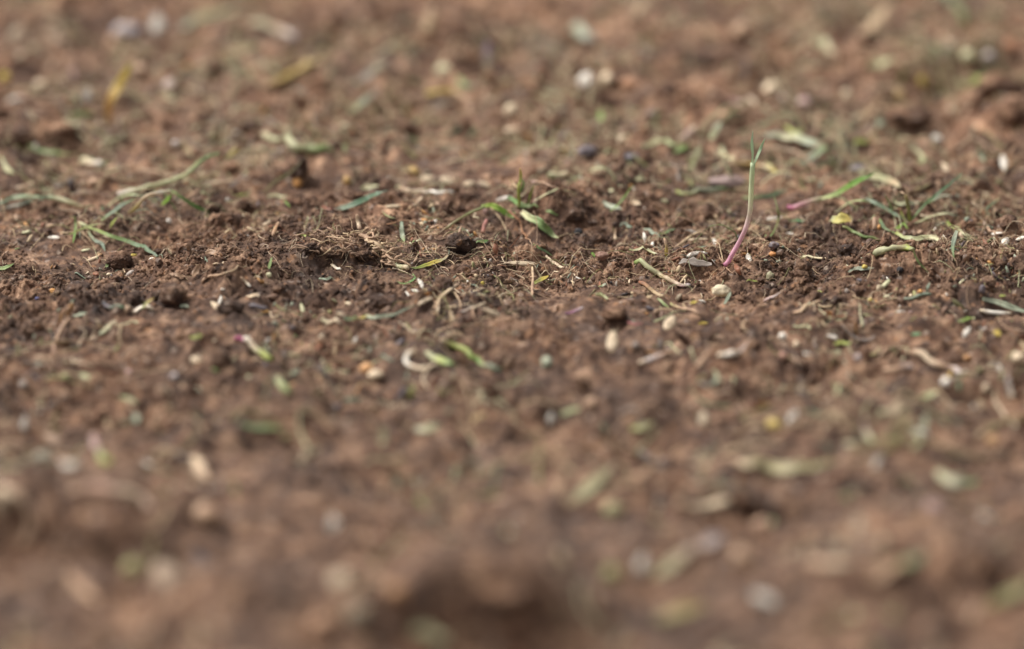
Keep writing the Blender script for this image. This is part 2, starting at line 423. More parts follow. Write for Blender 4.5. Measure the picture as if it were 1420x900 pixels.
def mesh_poly(name, V, F, mat, uv, col):
    me = bpy.data.meshes.new(name)
    F = [tuple(dict.fromkeys(f)) for f in F]
    me.from_pydata([tuple(v) for v in V], [], F)
    me.polygons.foreach_set("use_smooth", np.ones(len(F), bool))
    l = me.uv_layers.new(name="UVMap"); vi = np.zeros(len(me.loops), np.int32); me.loops.foreach_get("vertex_index", vi)
    l.data.foreach_set("uv", np.asarray(uv, np.float32)[vi].ravel())
    a = me.color_attributes.new("Col", 'FLOAT_COLOR', 'POINT'); c = np.ones((len(V), 4), np.float32); c[:, :3] = col
    a.data.foreach_set("color", c.ravel()); me.materials.append(mat); me.update()
    return me
def swept_obj(name, pts, wpx, cols, prof, kind, mat, parent=None, wig=0.0, **kw):
    pm = px_at(hit(pts[0][0], min(pts[0][1] + (pts[0][2] if len(pts[0]) > 2 else 0), 899))[1])
    py = sum(p[1] for p in pts) / len(pts)
    wm = unblur(wpx, py) * pm
    C = path(pts, wm, wig=wig)
    V, F, uv, cc = sweep(C, prof, wm, cols, kind, **kw)
    o0 = np.array(parent.location) if parent is not None else C[0].copy()
    me = mesh_poly(name, V - o0, F, mat, uv, cc)
    return link(name, me, parent, None if parent is not None else o0)

def blade(label, pts, w, cols, crease=0.35, **kw):
    o = swept_obj("grass_clipping", pts, w, cols, 'blade', 'strip', M_LEAF, crease=crease, **kw)
    return tag(o, label, "grass blade", "loose grass blades on the soil")
def shoot(label, pts, w, cols, **kw):
    o = swept_obj("grass_shoot", pts, w, cols, 'stem', 'tube', M_LEAF, flatness=0.7, **kw)
    return tag(o, label, "grass shoot", "torn grass shoots on the soil")
def straw(label, pts, w, cols, **kw):
    o = swept_obj("straw_piece", pts, w, cols, 'stem', 'tube', M_DRY, flatness=0.55, bumpy=0.12, **kw)
    return tag(o, label, "straw", "dry straw pieces on the soil")
def root(label, pts, w, cols, wig=0.0006, **kw):
    o = swept_obj("root_strand", pts, w, cols, 'root', 'tube', M_DRY, wig=wig, bumpy=0.25, **kw)
    return tag(o, label, "root", "loose root strands on the soil")
def ico(sub):
    bm = bmesh.new(); bmesh.ops.create_icosphere(bm, subdivisions=sub, radius=1)
    V = np.array([v.co[:] for v in bm.verts]); F = np.array([[v.index for v in f.verts] for f in bm.faces]); bm.free(); return V, F
ICO = {s: ico(s) for s in (1, 2, 3, 4, 5)}
def lumpy(sub, amp, seed, freq=1.6, fine=0.0):
    V, F = ICO[sub]; out = []
    for v in V:
        d = mnoise.noise(Vector(v) * freq + Vector((seed, 0, 0))) * amp
        if fine:
            d += abs(mnoise.noise(Vector(v) * freq * 3 + Vector((0, seed, 0)))) * fine + mnoise.noise(Vector(v) * freq * 8 + Vector((0, seed, 0))) * fine * 0.5
            if sub > 4: d += abs(mnoise.noise(Vector(v) * freq * 14 + Vector((0, 0, seed)))) * fine * 0.55
        out.append(v * (1 + d))
    return np.array(out), F
def ellipsoid(name, px, py, rx, ry, col, mat, amp, sub=3, fine=0.0, sink=0.35, ang=0):
    g = hit(px, py + ry * 0.6); pm = px_at(g[1])
    bl = 0.01 * abs(py - 345)
    rx = max(rx - bl, rx * 0.75) * pm; rz = max(ry - bl, ry * 0.75) * pm
    V, F = lumpy(sub, amp, random.uniform(0, 99), fine=fine)
    V = V * np.array([rx, (rx + rz) * 0.5, rz])
    if ang:
        a = R(ang); x = V[:, 0] * math.cos(a) - V[:, 2] * math.sin(a); z = V[:, 0] * math.sin(a) + V[:, 2] * math.cos(a); V[:, 0] = x; V[:, 2] = z
    base = V[:, 2].min()
    loc = np.array([g[0], g[1], Hgt(g[0], g[1]) - base - sink * rz])
    loc[2] += hidden(loc)[0]
    uv = ICO[sub][0][:, :2] * 0.5 + 0.5 + random.uniform(0, 9)
    cc = np.repeat(cmap(col)[None] * random.uniform(.88, 1.12), len(V), 0)
    me = mesh_np(name, V, F, mat, uv, cc); mark(g[0], g[1], rx * 0.8)
    return link(name, me, None, loc)
def pebble(label, px, py, rx, ry, col, cat="pebble", ang=0):
    return tag(ellipsoid("pebble", px, py, rx, ry, col, M_STONE, 0.25, 4, 0.10, ang=ang), label, cat, "small stones and pellets on the soil")
def clod(label, px, py, rx, ry, mat=None, amp=0.35):
    return tag(ellipsoid("soil_clod", px, py, rx, ry, 'brown', mat or SOIL, amp, 5, 0.26, 0.8), label, "soil clod", "soil clods lying on the ground")
def seed(label, px, py, ln, ang, col='cream', fat=0.27, fork=0):
    """a pointed grass seed in its husk, lying (ang near 0/180) or propped up (steep ang), as seen"""
    py0 = py; a = R(ang); fat = fat * (0.8 if fat > 0.35 else 1.0); dx = math.cos(a) * ln / 2; dy = -math.sin(a) * ln / 2
    p0 = (px - dx, py - dy); p1 = (px + dx, py + dy)
    if p0[1] < p1[1]: p0, p1 = p1, p0
    rise = (p0[1] - p1[1]) * 0.55
    bl = unblur(ln, py) / ln
    A = at((p0[0], p0[1], 0)); B = at((p1[0], p1[1], rise)); M = (A + B) / 2
    A = M + (A - M) * bl; B = M + (B - M) * bl
    L = np.linalg.norm(B - A); T = (B - A) / L
    if abs(px_at(M[1])) and L > 0.011 * ln / 28: L = 0.011 * ln / 28
    toc = CAM - M; toc /= np.linalg.norm(toc)
    S = np.cross(T, toc * 0.6 + np.array([0, 0, .8])); S /= np.linalg.norm(S); Nn = np.cross(S, T)
    n, k = 15, 12; t = np.linspace(0, 1, n)
    rad = (np.sin(np.pi * t ** 0.85) ** 0.75) * fat * L * 0.5 * (1 - 0.1 * t); rad[0] = rad[1] * 0.35; rad[-1] = 0.05 * rad.max()
    V = []; bend = random.uniform(-0.06, 0.06) * L; sd = random.uniform(0, 99)
    for i in range(n):
        for j in range(k):
            th = j / k * 2 * math.pi; r = rad[i] * (1 + 0.09 * math.cos(5 * th) + 0.06 * mnoise.noise((i * .7 + sd, j * .9, 0)))
            s = math.cos(th) * r; h = math.sin(th) * r * 0.68
            if 0.8 < th < 2.3: h -= r * 0.14 * math.sin((th - 0.8) / 1.5 * math.pi)     # the groove down the husk
            V.append(T * (t[i] - 0.5) * L + S * (s + bend * math.sin(math.pi * t[i])) + Nn * h)
    V = np.array(V); F = []
    for i in range(n - 1):
        for j in range(k): j2 = (j + 1) % k; F.append((i * k + j, i * k + j2, (i + 1) * k + j2, (i + 1) * k + j))
    F.append(tuple(range(k))[::-1]); F.append(tuple((n - 1) * k + j for j in range(k)))
    uv = np.stack([np.repeat(t * 2, k), np.tile(np.arange(k) / k, n)], 1) + sd
    c = cmap(col) * random.uniform(.85, 1.05) * (0.8 if abs(py - 360) > 140 else 1.0); cc = np.repeat(c[None], n, 0); cc[0] = c * np.array([.72, .6, .5]); cc[1] = c * np.array([.86, .8, .74]); cc = np.repeat(cc, k, 0)
    vv = [V]; ff = list(F); uu = [uv]; ccs = [cc]; base = len(V)
    for q in range(fork):     # bristles at the tip
        a0 = T * L * 0.40 + S * (q - (fork - 1) / 2) * L * 0.05
        e = T * L * 0.62 + S * (q - (fork - 1) / 2) * L * 0.12
        C = np.linspace(a0, e, 5)
        v, f, u, c4 = sweep(C + M, 'root', L * 0.035, col, 'tube'); v = v - M
        vv.append(v); ff += [tuple(x + base for x in g) for g in f]; uu.append(u); ccs.append(c4); base += len(v)
    Vall = np.vstack(vv)
    zmin = Vall[:, 2].min(); floor = Hgt(A[0], A[1]); loc = M.copy()
    loc[2] = max(M[2], Hgt(M[0], M[1]) + 0.2 * fat * L); loc[2] += hidden(loc)[0] * 0.8
    me = mesh_poly("grass_seed", Vall, ff, M_HUSK, np.vstack(uu), np.vstack(ccs))
    o = link("grass_seed", me, None, loc); mark(A[0], A[1], L * 0.25, 0.004); mark(M[0], M[1], L * 0.35, 0.004)
    return tag(o, label, "grass seed", "grass seeds scattered on the soil")
def scrap(label, px, py, ln, wd, ang, col, rise=0.5, curl=0.3, cat="leaf scrap", name="leaf_scrap"):
    """a torn, slightly curled piece of leaf"""
    a = R(ang); dx = math.cos(a) * ln / 2; dy = -math.sin(a) * ln / 2
    p0 = (px - dx, py - dy); p1 = (px + dx, py + dy)
    if p0[1] < p1[1]: p0, p1 = p1, p0
    rs = (p0[1] - p1[1]) * 0.7
    mid = ((p0[0] + p1[0]) / 2, (p0[1] + p1[1]) / 2 - curl * wd * 0.5, rs * 0.5 + curl * wd * 0.3)
    wd *= 0.8
    o = swept_obj(name, [p0, mid, (p1[0], p1[1], rs)], wd, col, 'leaf', 'strip', M_LEAF, crease=curl, torn=0.5)
    return tag(o, label, cat, "torn leaf scraps on the soil")
def holder(name, p, label, cat, group=None):
    o = bpy.data.objects.new(name, None); COL.objects.link(o); o.location = at(p); o.empty_display_size = 0.005
    return tag(o, label, cat, group)

# ================================================================== seedlings with stem, leaves and roots
def part(parent, name, pts, w, cols, prof, kind, mat=None, **kw):
    return swept_obj(name, pts, w, cols, prof, kind, mat or M_FRESH, parent, **kw)

t = holder("grass_seedling", (1006,369), "tall upright grass seedling with pink base and forked green tip", "seedling", "uprooted grass seedlings")
part(t, "stem", [(1004,371,0),(1010,364,6),(1014,355,14),(1021,343,25),(1027,332,36),(1033,319,48),(1037,307,60),(1040,294,73),(1041,281,86),(1042,256,111),(1044,226,141)], 7.5,
     [(.68,.30,.42),(.74,.42,.52),(.78,.50,.56),(.78,.58,.58),(.76,.68,.54),(.72,.74,.48),(.68,.74,.48),(.60,.70,.46)], 'const', 'tube', flatness=0.8, roll=0, jit=.03)
part(t, "leaf", [(1043,230,137),(1044,214,153),(1043,200,167),(1044,181,186)], 5.5, [(.58,.68,.46),(.50,.62,.42),(.44,.56,.40)], 'blade', 'strip', crease=.5, roll=.1)
part(t, "leaf", [(1044,232,135),(1048,222,145),(1055,206,161),(1061,192,175)], 6, [(.58,.68,.46),(.50,.62,.42),(.44,.56,.40)], 'blade', 'strip', crease=.5, roll=-.1)
for p in ([(1005,370),(1000,362,4),(996,352,2)], [(1006,371),(1014,378,2),(1022,384)], [(1004,371),(998,380),(990,386)], [(1007,369),(1018,366,3),(1026,372)]):
    part(t, "root", p, 2.2, ['tan','tan'], 'root', 'tube', M_DRY, wig=.0005)

t = holder("grass_seedling", (112,312), "uprooted seedling with curled roots and a long leaf pointing down right", "seedling", "uprooted grass seedlings")
part(t, "stem", [(109,309,4),(116,312,6),(124,317,5)], 7, ['straw','palegreen','palegreen'], 'const', 'tube', flatness=.8)
part(t, "leaf", [(119,314,6),(136,320,10),(152,327,9),(177,335,6),(203,347,2),(226,362,0)], 6.5, ['lime',(.28,.38,.12),(.17,.25,.13),'teal','teal'], 'blade', 'strip', crease=.5)
part(t, "leaf", [(122,320,3),(127,329,3),(136,337,2),(142,342,1),(146,351)], 5.5, ['palegreen','teal','teal'], 'blade', 'strip')
part(t, "leaf", [(104,300,22),(105,312,11),(104,322,5),(101,341,0)], 4.5, ['green','green',(.2,.36,.08)], 'blade', 'strip')
for p in ([(110,310,4),(106,318,3),(110,327,1)], [(110,311,4),(117,324,5),(124,332,2),(122,338)], [(112,312,4),(104,308,6),(98,315,2),(92,322)], [(113,312,5),(121,318,6),(116,330,2),(112,336)],
          [(111,312,4),(127,316,6),(133,326,4),(147,330),(144,338)], [(110,312,3),(103,318),(95,318),(89,316)], [(112,314,2),(119,336,1),(130,345),(140,346)]):
    part(t, "root", p, 2.4, ['straw','tan'], 'root', 'tube', M_DRY, wig=.0006)

t = holder("grass_seedling", (177,302), "arched grass seedling, straw coloured at the base, its leaf drooping to the right", "seedling", "uprooted grass seedlings")
part(t, "stem", [(177,301,0),(184,292,9),(192,284,17),(197,277,24),(205,271,30),(217,268,32),(229,266,33),(238,265,33)], 7, ['straw',(.52,.42,.16),'cream','cream','white','pale'], 'const', 'tube', flatness=.8)
part(t, "leaf", [(236,265,33),(243,268,31),(254,276,24),(266,284,14),(278,291,6),(291,299,0)], 8, ['green','green',(.15,.27,.07),(.17,.30,.08)], 'blade', 'strip', crease=.5)
part(t, "leaf", [(239,269,30),(234,276,16),(223,285,3)], 8, [(.2,.36,.06),(.26,.44,.06)], 'blade', 'strip')
for p in ([(177,301),(172,310),(180,320),(177,326)], [(177,302),(184,312),(196,318),(205,325)], [(176,301),(168,312),(156,320)]):
    part(t, "root", p, 2.2, ['tan','tan'], 'root', 'tube', M_DRY, wig=.0008)

t = holder("grass_seedling", (118,291), "bent pale seedling at the left edge, leaf split in two", "seedling", "uprooted grass seedlings")
part(t, "stem", [(118,291,0),(108,285,7),(96,280,12),(80,275,16),(66,273,18)], 7.5, ['cream','pale','pale',(.45,.50,.32)], 'const', 'tube', flatness=.7)
part(t, "leaf", [(67,273,18),(52,273,17),(38,273,16),(18,275,13),(2,281,8),(-14,290,0)], 8, [(.42,.48,.30),(.32,.40,.24),(.36,.42,.30)], 'blade', 'strip', crease=.5)
part(t, "leaf", [(67,273,18),(55,277,14),(44,279,11),(28,283,8),(14,287,5),(-4,293,0)], 8, [(.42,.48,.30),(.34,.40,.28),'grey'], 'blade', 'strip', crease=.5)

t = holder("grass_seedling", (577,326), "trailing shoot with a thin root tail, thick green end rising to the right", "seedling", "uprooted grass seedlings")
part(t, "root", [(620,316,6),(610,323,3),(604,325,2),(590,327,0),(574,326)], 3.5, ['straw','tan'], 'root', 'tube', M_DRY, wig=.0004)
part(t, "stem", [(619,317,6),(630,308,12),(642,301,16),(651,296,18),(661,291,20),(672,287,22)], 5, [(.34,.30,.17),'olive',(.27,.30,.12)], 'const', 'tube', flatness=.8)
part(t, "leaf", [(670,288,22),(680,286,21),(690,289,16),(700,296,8),(714,304,1)], 10, [(.27,.33,.10),(.34,.44,.10),(.26,.40,.08),'green'], 'const', 'strip', crease=.5)

t = holder("grass_seedling", (1095,289), "magenta tipped shoot with a bright green leaf, right of the tall seedling", "seedling", "uprooted grass seedlings")
part(t, "stem", [(1094,289,2),(1102,287,5),(1113,283,8),(1126,279,11),(1139,276,12)], 8.5, ['magenta',(.58,.24,.34),(.60,.34,.36),(.58,.42,.34),'palegreen'], 'const', 'tube', flatness=.8, jit=.03)
part(t, "leaf", [(1137,276,11),(1150,273,13),(1161,269,17),(1172,262,23),(1182,256,29),(1192,250,34),(1202,246,38),(1214,239,44)], 10, ['palegreen',(.34,.44,.14),(.22,.38,.08),(.17,.32,.06),'green'], 'blade', 'strip', crease=.5)
part(t, "leaf", [(1158,272,12),(1167,275,10),(1174,279,7),(1183,286,3),(1190,290)], 4.5, ['pale','palegreen',(.3,.33,.12)], 'blade', 'strip')

t = holder("grass_seedling", (1260,308), "sprout with upright yellow-green core and two long dark blades", "seedling", "uprooted grass seedlings")
part(t, "stem", [(1262,310,0),(1261,299,11),(1260,290,20),(1258,280,30),(1256,270,40)], 6.5, ['lime',(.33,.33,.09),'olive',(.36,.28,.12)], 'const', 'tube', flatness=.8)
part(t, "sheath", [(1257,272,38),(1253,268,42),(1248,266,43)], 4, ['straw','tan'], 'leaf', 'strip', M_DRY)
part(t, "leaf", [(1262,310,0),(1268,301,9),(1275,292,18),(1285,282,28),(1296,273,37),(1308,263,46),(1321,253,55),(1330,245,62),(1336,237,69)], 6.5, ['green',(.11,.18,.07),'dgreen',(.10,.15,.08),'dgreen'], 'blade', 'strip', crease=.5)
part(t, "leaf", [(1256,306,2),(1246,300,7),(1234,293,10),(1222,286,13),(1210,280,14),(1199,275,14)], 7, ['teal','dgreen','teal','teal'], 'blade', 'strip', crease=.5)
part(t, "leaf", [(1258,309,2),(1252,300,9),(1249,292,14)], 5, ['palegreen','lime'], 'blade', 'strip')

t = holder("grass_seedling", (720,290), "small upright yellow-green sprig above the fallen green blade", "seedling", "uprooted grass seedlings")
part(t, "stem", [(720,291,0),(720,279,12),(719,267,24),(720,254,37)], 6, [(.28,.26,.07),(.34,.36,.07),'lime'], 'const', 'tube', flatness=.8)
part(t, "leaf", [(720,258,33),(722,246,44),(721,233,57)], 5.5, [(.3,.42,.08),(.4,.44,.08),'yellow'], 'blade', 'strip')
part(t, "leaf", [(720,262,28),(712,256,32),(705,246,40)], 5, ['olive','straw','straw'], 'blade', 'strip')
part(t, "leaf", [(722,266,24),(726,255,34),(724,248,40)], 6, [(.25,.38,.16),'green'], 'blade', 'strip')

# the fibrous root tuft left of the middle: a matted core and many single roots
t = holder("root_tuft", (500,345), "matted tuft of fibrous roots caked with soil, pale stem ends below right", "root tuft")
def core(px, py, rx, ry, rise, rz=0):
    g = hit(px, py + rise); pm = px_at(g[1]); V, F = lumpy(5, .6, random.uniform(0, 99), 2.2, .6)
    V = V * np.array([rx, (rx + ry) * .45, ry]) * pm + np.array([g[0], g[1], Hgt(g[0], g[1]) + ry * pm * .25]) - np.array(t.location)
    mark(g[0], g[1], rx * pm)
    link("root_ball", mesh_np("root_ball", V, F, SOIL, ICO[5][0][:, :2], np.repeat(cmap('brown')[None], len(V), 0)), t)
core(462,350,14,6,4); core(508,355,11,5,3); core(432,345,9,5,3)
rr = random.Random(5)
for i in range(54):
    s = rr.random(); bx = 505 + 42 * s + rr.uniform(-9, 9); by = 325 + 40 * s + rr.uniform(-8, 6); r0 = rr.uniform(5, 15)
    a = rr.uniform(-.7, 1.1); L = rr.uniform(10, 30)
    pts = [(bx, by, r0), (bx + L * .4 * math.cos(a), by + L * .3 * math.sin(a) - rr.uniform(-2, 5), r0 + 2), (bx + L * math.cos(a), by + L * .6 * math.sin(a) + rr.uniform(-4, 4), max(0, r0 - 4))]
    part(t, "root", pts, rr.uniform(2.6, 4.4), [rr.choice(['tan', 'tan', 'straw', (.46,.32,.21), (.40,.26,.16)])], 'root', 'tube', M_ROOT, wig=.0009)
for i in range(40):
    bx = rr.uniform(425, 500); by = rr.uniform(322, 352); r0 = rr.uniform(6, 16); L = rr.uniform(12, 34); a = rr.uniform(-3.1, 3.1)
    pts = [(bx, by, r0), (bx + L * .5 * math.cos(a), by + L * .25 * math.sin(a) - 4, r0 + 4), (bx + L * math.cos(a), by + L * .5 * math.sin(a), max(0, r0 - 6))]
    part(t, "root", pts, rr.uniform(2.2, 3.6), [rr.choice(['tan', (.36,.23,.15), 'tan', 'straw'])], 'root', 'tube', M_ROOT, wig=.0011)
part(t, "root", [(497,330,8),(489,316,20),(486,303,32),(480,298,34),(475,300,33)], 2.2, ['tan','straw'], 'root', 'tube', M_ROOT, wig=.0006)
part(t, "stem", [(500,326,8),(512,332,9),(524,340,9),(533,350,8),(541,361,6),(549,369,4)], 7, ['tan','tan',(.45,.33,.20),'straw'], 'const', 'tube', M_ROOT, bumpy=.5, wig=.0006)
part(t, "stem", [(546,367,4),(556,373,3),(566,380,0)], 9, ['palegreen','pale','cream'], 'stem', 'tube')
part(t, "leaf", [(621,357,2),(611,362,2),(600,366,2),(590,370,1),(577,374,0),(570,375)], 6, ['straw','pale','yellow','lime','green'], 'blade', 'strip')

# ================================================================== single things, focused band
blade("blue-green blade curving up from the soil behind the arched seedling", [(141,309,0),(147,301,7),(157,294,12),(168,286,17),(180,279,21),(188,275,24)], 7, ['green','teal','teal','green'])
shoot("thick green grass shoot with whitish base, rising right above the arched seedling", [(163,271,2),(180,265,5),(200,261,8),(230,253,13),(246,247,17),(262,239,24),(275,226,36),(288,218,43),(304,212,48)], 9, ['white','pale','palegreen','palegreen','green',(.15,.25,.10),(.2,.3,.12)])
blade("short olive-yellow blade standing beside the curled-root seedling", [(150,322,0),(154,313,8),(158,307,13),(163,301,18)], 5, ['olive','lime',(.3,.36,.06)])
straw("cream straw sliver with orange end, under the curled-root seedling", [(120,365),(130,359,2),(141,352,3)], 5, ['cream','cream','orange'])
seed("small yellow seed to the right of the round clod", 186,354,11,15,'yellow',.45)
clod("round reddish clod under the curled-root seedling's long leaf", 166,359,16,13,SOIL_RED,.2)
scrap("green smear-like leaf scrap at the lower left of the round clod", 149,368,14,6,75,'green')
seed("white seed lying left of the curled-root seedling", 74,333,17,-4,'white',.3)
pebble("tiny white pebble under the drooping leaf of the arched seedling", 234,307,4,4,'white')
root("pinkish root fibre right of the white pebble", [(259,316),(266,310,3),(276,308,3),(286,304)], 2.4, ['tan','tan'])
straw("cream straw stick lying at the upper left, above the split leaf", [(23,266),(34,260,2),(45,255,3)], 9, ['cream','tan','cream'])
root("long tan root lying behind the thick green shoot", [(88,236),(105,240,2),(130,245,3),(152,247,3),(172,252,2),(188,250,3),(203,247,4),(219,244,4)], 8, ['tan','tan','brown','straw','tan'], wig=.0004)
straw("chunky cream straw end among green scraps, upper left", [(113,224,2),(127,227,3),(141,230,2)], 11, ['pale','cream','white'])
blade("thin green blade lying over the chunky cream straw", [(110,218,4),(125,222,5),(140,225,5),(160,226,3)], 5, ['palegreen','green','green'])
pebble("tan pebble right of the chunky cream straw", 155,233,8,6,'tan')
seed("cream seed standing on end left of the chunky straw", 63,229,13,80,'cream',.5)
blade("olive blade slanting in from the left edge", [(0,217,4),(6,229,5),(14,240,2),(22,246)], 10, ['olive','pale','olive'])
pebble("tan crumb-like pebble left above the arched seedling", 131,254,10,6,'tan')
scrap("tan round husk scrap right of centre-left cracks", 293,354,17,11,10,'tan',cat="husk scrap")
scrap("tiny blue-green leaf scrap below the tan round husk", 285,361,11,4,-65,'teal')
scrap("upright tan husk scrap with a pointed foot, left of the forked root", 273,377,24,12,65,'tan',cat="husk scrap")
root("long hooked tan root ending green, left of the root tuft", [(281,394),(285,386,4),(291,383,6),(304,381,6),(317,378,6),(328,373,5),(341,369,2)], 4.5, ['tan','tan','straw','tan','palegreen'], wig=.0003)
straw("short cream sliver curled like a comma beside the hooked root", [(295,370),(302,371,1),(308,367,3),(310,363,5)], 3.5, ['straw','cream'])
scrap("flat tan husk lying left of the hooked root", 246,383,23,8,-18,'tan',cat="husk scrap")
blade("dark green leaf tip poking in at the left edge below the seedlings", [(-10,378),(0,376,2),(10,373,3),(20,371)], 6, ['dgreen','green','green'])
scrap("flat orange-brown husk at the far left of the sharp band", 24,317,14,8,5,(.38,.2,.11),cat="husk scrap")
root("short curved pale root under the arched seedling's drooping leaf", [(226,344),(232,345,2),(238,352)], 3, ['tan','cream'])
scrap("dark green scrap behind the curled-root seedling", 142,289,11,7,80,'dgreen')
clod("purplish clod with a green fringe, right of the drooping leaf", 337,283,9,9,SOIL_DARK,.25)
scrap("lime fringe-like leaf scrap on the purplish clod", 336,272,17,6,0,'lime')
straw("dark short stick left above the root tuft", [(316,262),(324,256,4),(332,250,7)], 6, ['slate','grey','slate'])
scrap("pale green flake behind the purplish clod", 283,269,13,9,-35,'palegreen')
straw("tan stick pointing up right between arched seedling and purplish clod", [(259,278),(267,270,5),(276,262,9)], 6, ['tan','tan'])
blade("tall amber blade standing blurred at the upper left", [(155,178,0),(151,163,14),(150,150,26),(155,136,40),(163,122,53),(172,106,68),(180,92,82),(184,84,90)], 17, [(.5,.32,.18),(.56,.34,.14),(.62,.40,.13),(.64,.45,.14),(.62,.46,.12),'yellow','olive'], roll=0.05)
shoot("thin olive stalk leaning right beside the dark upright clod", [(365,270,0),(374,259,10),(383,251,17),(395,244,22),(406,237,28),(413,229,35),(418,222,41)], 4, ['olive','olive',(.15,.12,.07)])
clod("dark upright clod standing behind the leaning olive stalk", 414,232,13,19,SOIL,.4)
pebble("orange pebble at the foot of the dark upright clod", 413,253,7,9,'orange')
shoot("pale green torn shoot lying on top of the dark upright clod", [(398,188,14),(403,196,14),(411,204,12),(425,205,8),(442,208,5),(461,209,3)], 15, ['palegreen','pale','palegreen',(.25,.33,.12),'pale'])
scrap("green blurred scrap at the right end of the pale torn shoot", 478,208,18,9,80,'green')
scrap("pale green scrap lying near the foot of the olive stalk", 384,275,28,8,0,'pale')
scrap("bright green scrap just right of the pale scrap by the olive stalk", 398,283,14,5,-50,(.2,.35,.06))
blade("dark blue-green blade with a red base, above the root tuft", [(447,290),(458,291,2),(472,291,4),(482,287,7),(492,283,9),(502,279,10),(512,275,11),(525,268,14),(540,264,15)], 10, ['rust',(.25,.10,.07),'teal',(.12,.20,.12),(.11,.18,.11),'teal','teal'])
scrap("buff leaf scrap behind the dark blue-green blade", 512,262,26,12,15,'pale')
pebble("ochre grain right of the blurred centre, upper of two", 574,238,9,7,(.42,.27,.08))
pebble("ochre grain on bare soil above the blue-green blade", 481,251,6,8,(.45,.28,.10))
seed("blurred cream seed left of a row of four", 593,248,24,8,'cream',.5)
seed("blurred cream seed second from left in the row of four", 621,250,22,-20,'cream',.5)
seed("blurred cream seed third from left in the row of four", 652,256,20,15,'cream',.55)
seed("blurred cream seed at the right end of the row of four", 672,257,22,-25,'cream',.5)
straw("long pale straw, green left and white right, above the beaked cream seed", [(552,262),(565,265,2),(588,267,3),(605,268,4),(629,267,3)], 9, ['palegreen','tan','cream','white','white'])
seed("cream seed with a thin beak to its left, upper middle", 545,286,24,4,'cream',.38)
shoot("tiny hooked green stalk left of the beaked cream seed", [(530,294),(535,298,3),(542,302,4),(548,306)], 4.5, ['tan','olive','palegreen'])
straw("short tan splinter slanting up beside the beaked cream seed", [(573,288),(579,281,4),(586,273,8)], 7, ['cream','tan','cream'])
seed("whitish seed left of the small upright sprig", 699,276,24,15,'white',.33)
scrap("pink bud scale above the thick green trailing shoot", 672,294,12,9,80,'pink')
straw("red-brown stub standing under the trailing shoot", [(669,326,0),(671,315,8),(675,304,16)], 7, ['rust',(.33,.13,.10),(.4,.17,.14)])
root("pale root dropping from the trailing shoot to the red stub", [(657,296,16),(662,303,10),(668,311,4)], 4, ['cream','pale'])
root("thin orange root arch left of the dark pellet clod", [(537,316),(546,309,6),(560,306,10),(573,307,12),(585,311,10),(592,317,6),(595,325)], 2.8, [(.36,.18,.09),'tan'], wig=.0003)
blade("blue-green leaf hanging under the thin orange root arch", [(557,307,10),(557,316,8),(558,327,4),(561,338)], 7, ['teal','mint','green'])
scrap("bright yellow-green leaf tip at the left of the root tuft", 421,328,20,6,-18,'lime')
clod("black crumbly clod between root tuft and sprig", 637,340,16,11,SOIL_DARK,.5)
blade("short green blade lying right of the black crumbly clod", [(660,340),(668,338,2),(678,336)], 5, ['green',(.17,.3,.08)])
root("thin orange root running right from the short green blade", [(677,332,3),(684,332,4),(692,338,2),(700,342,2),(712,347)], 2.6, ['tan',(.42,.24,.11),'tan'])
blade("thin green loop under the root tuft's stem end", [(550,393),(560,394,1),(571,392,2),(575,386,3),(572,379,4)], 3.4, ['green',(.17,.33,.12),'green'])
seed("steep white seed touching a flat one, below the root tuft", 583,396,17,-63,'white',.3)
seed("flat white seed touching a steep one, below the root tuft", 574,404,22,-5,'white',.27)
straw("tiny white splinter under the flat white seed", [(563,404,3),(568,413)], 3.5, ['white'])
blade("thin blue-green leaf lying flat below the root tuft", [(442,388),(452,390,1),(465,390)], 4.5, ['teal','mint'])
blade("small curled green blade left of the root tuft", [(377,357,10),(375,365,7),(373,372,3),(374,378)], 4, ['green','green'])
pebble("pale yellow grain under the small curled green blade", 373,383,4,4,'pale')
straw("cream splinter on the front of the root tuft", [(459,368,2),(466,373,2),(473,379)], 4.5, ['cream','white'])
straw("orange-brown stub standing left of the root tuft", [(378,330,0),(381,319,9),(386,308,17)], 6, ['tan',(.40,.22,.1),'tan'])
seed("small cream seed left of the orange-brown stub", 369,310,17,30,'cream',.33)
straw("flat-topped tan stub standing behind the root tuft", [(499,320,0),(497,309,10),(495,297,20)], 7, ['tan','cream','tan'])
pebble("yellow ball-like grain beside a blue-green scrap, front of the sharp band", 669,394,3,3,'yellow')
scrap("blue-green scrap beside the yellow ball-like grain", 659,398,17,5,-25,'teal')

blade("bright green rounded blade lying across the sprig's foot", [(704,273,12),(712,278,11),(722,284,9),(734,289,6),(747,294,0)], 9, [(.19,.34,.10),(.16,.30,.08),'green','green'])
blade("short green blade continuing right of the rounded blade", [(757,296),(765,299,1),(774,300)], 5.5, ['green','green'])
root("arched pinkish-brown dead root over the small soil hollow", [(739,252,14),(752,253,18),(764,258,18),(776,261,17),(784,265,15),(790,270,12),(797,278,6),(808,286)], 6, ['pink','tan',(.42,.26,.17),'tan','grey'], wig=.0003)
blade("folded broad green blade with pale midrib, below the sprig", [(724,294,15),(735,303,13),(751,314,9),(762,324,5),(775,335)], 12, ['pale','palegreen',(.19,.27,.10),'green','palegreen'], crease=.7)
root("rust-brown root curving down below the folded blade's left end", [(706,293,16),(712,298,14),(718,304,12),(722,314,8),(728,326,5),(736,336,4),(738,346,5),(737,362)], 4, ['rust',(.42,.21,.10),(.38,.19,.09),'tan','cream'])
blade("dark green thin curve right of the rust-brown root", [(739,342),(748,345,3),(757,349,4),(766,358)], 4, ['green','dgreen','green'])
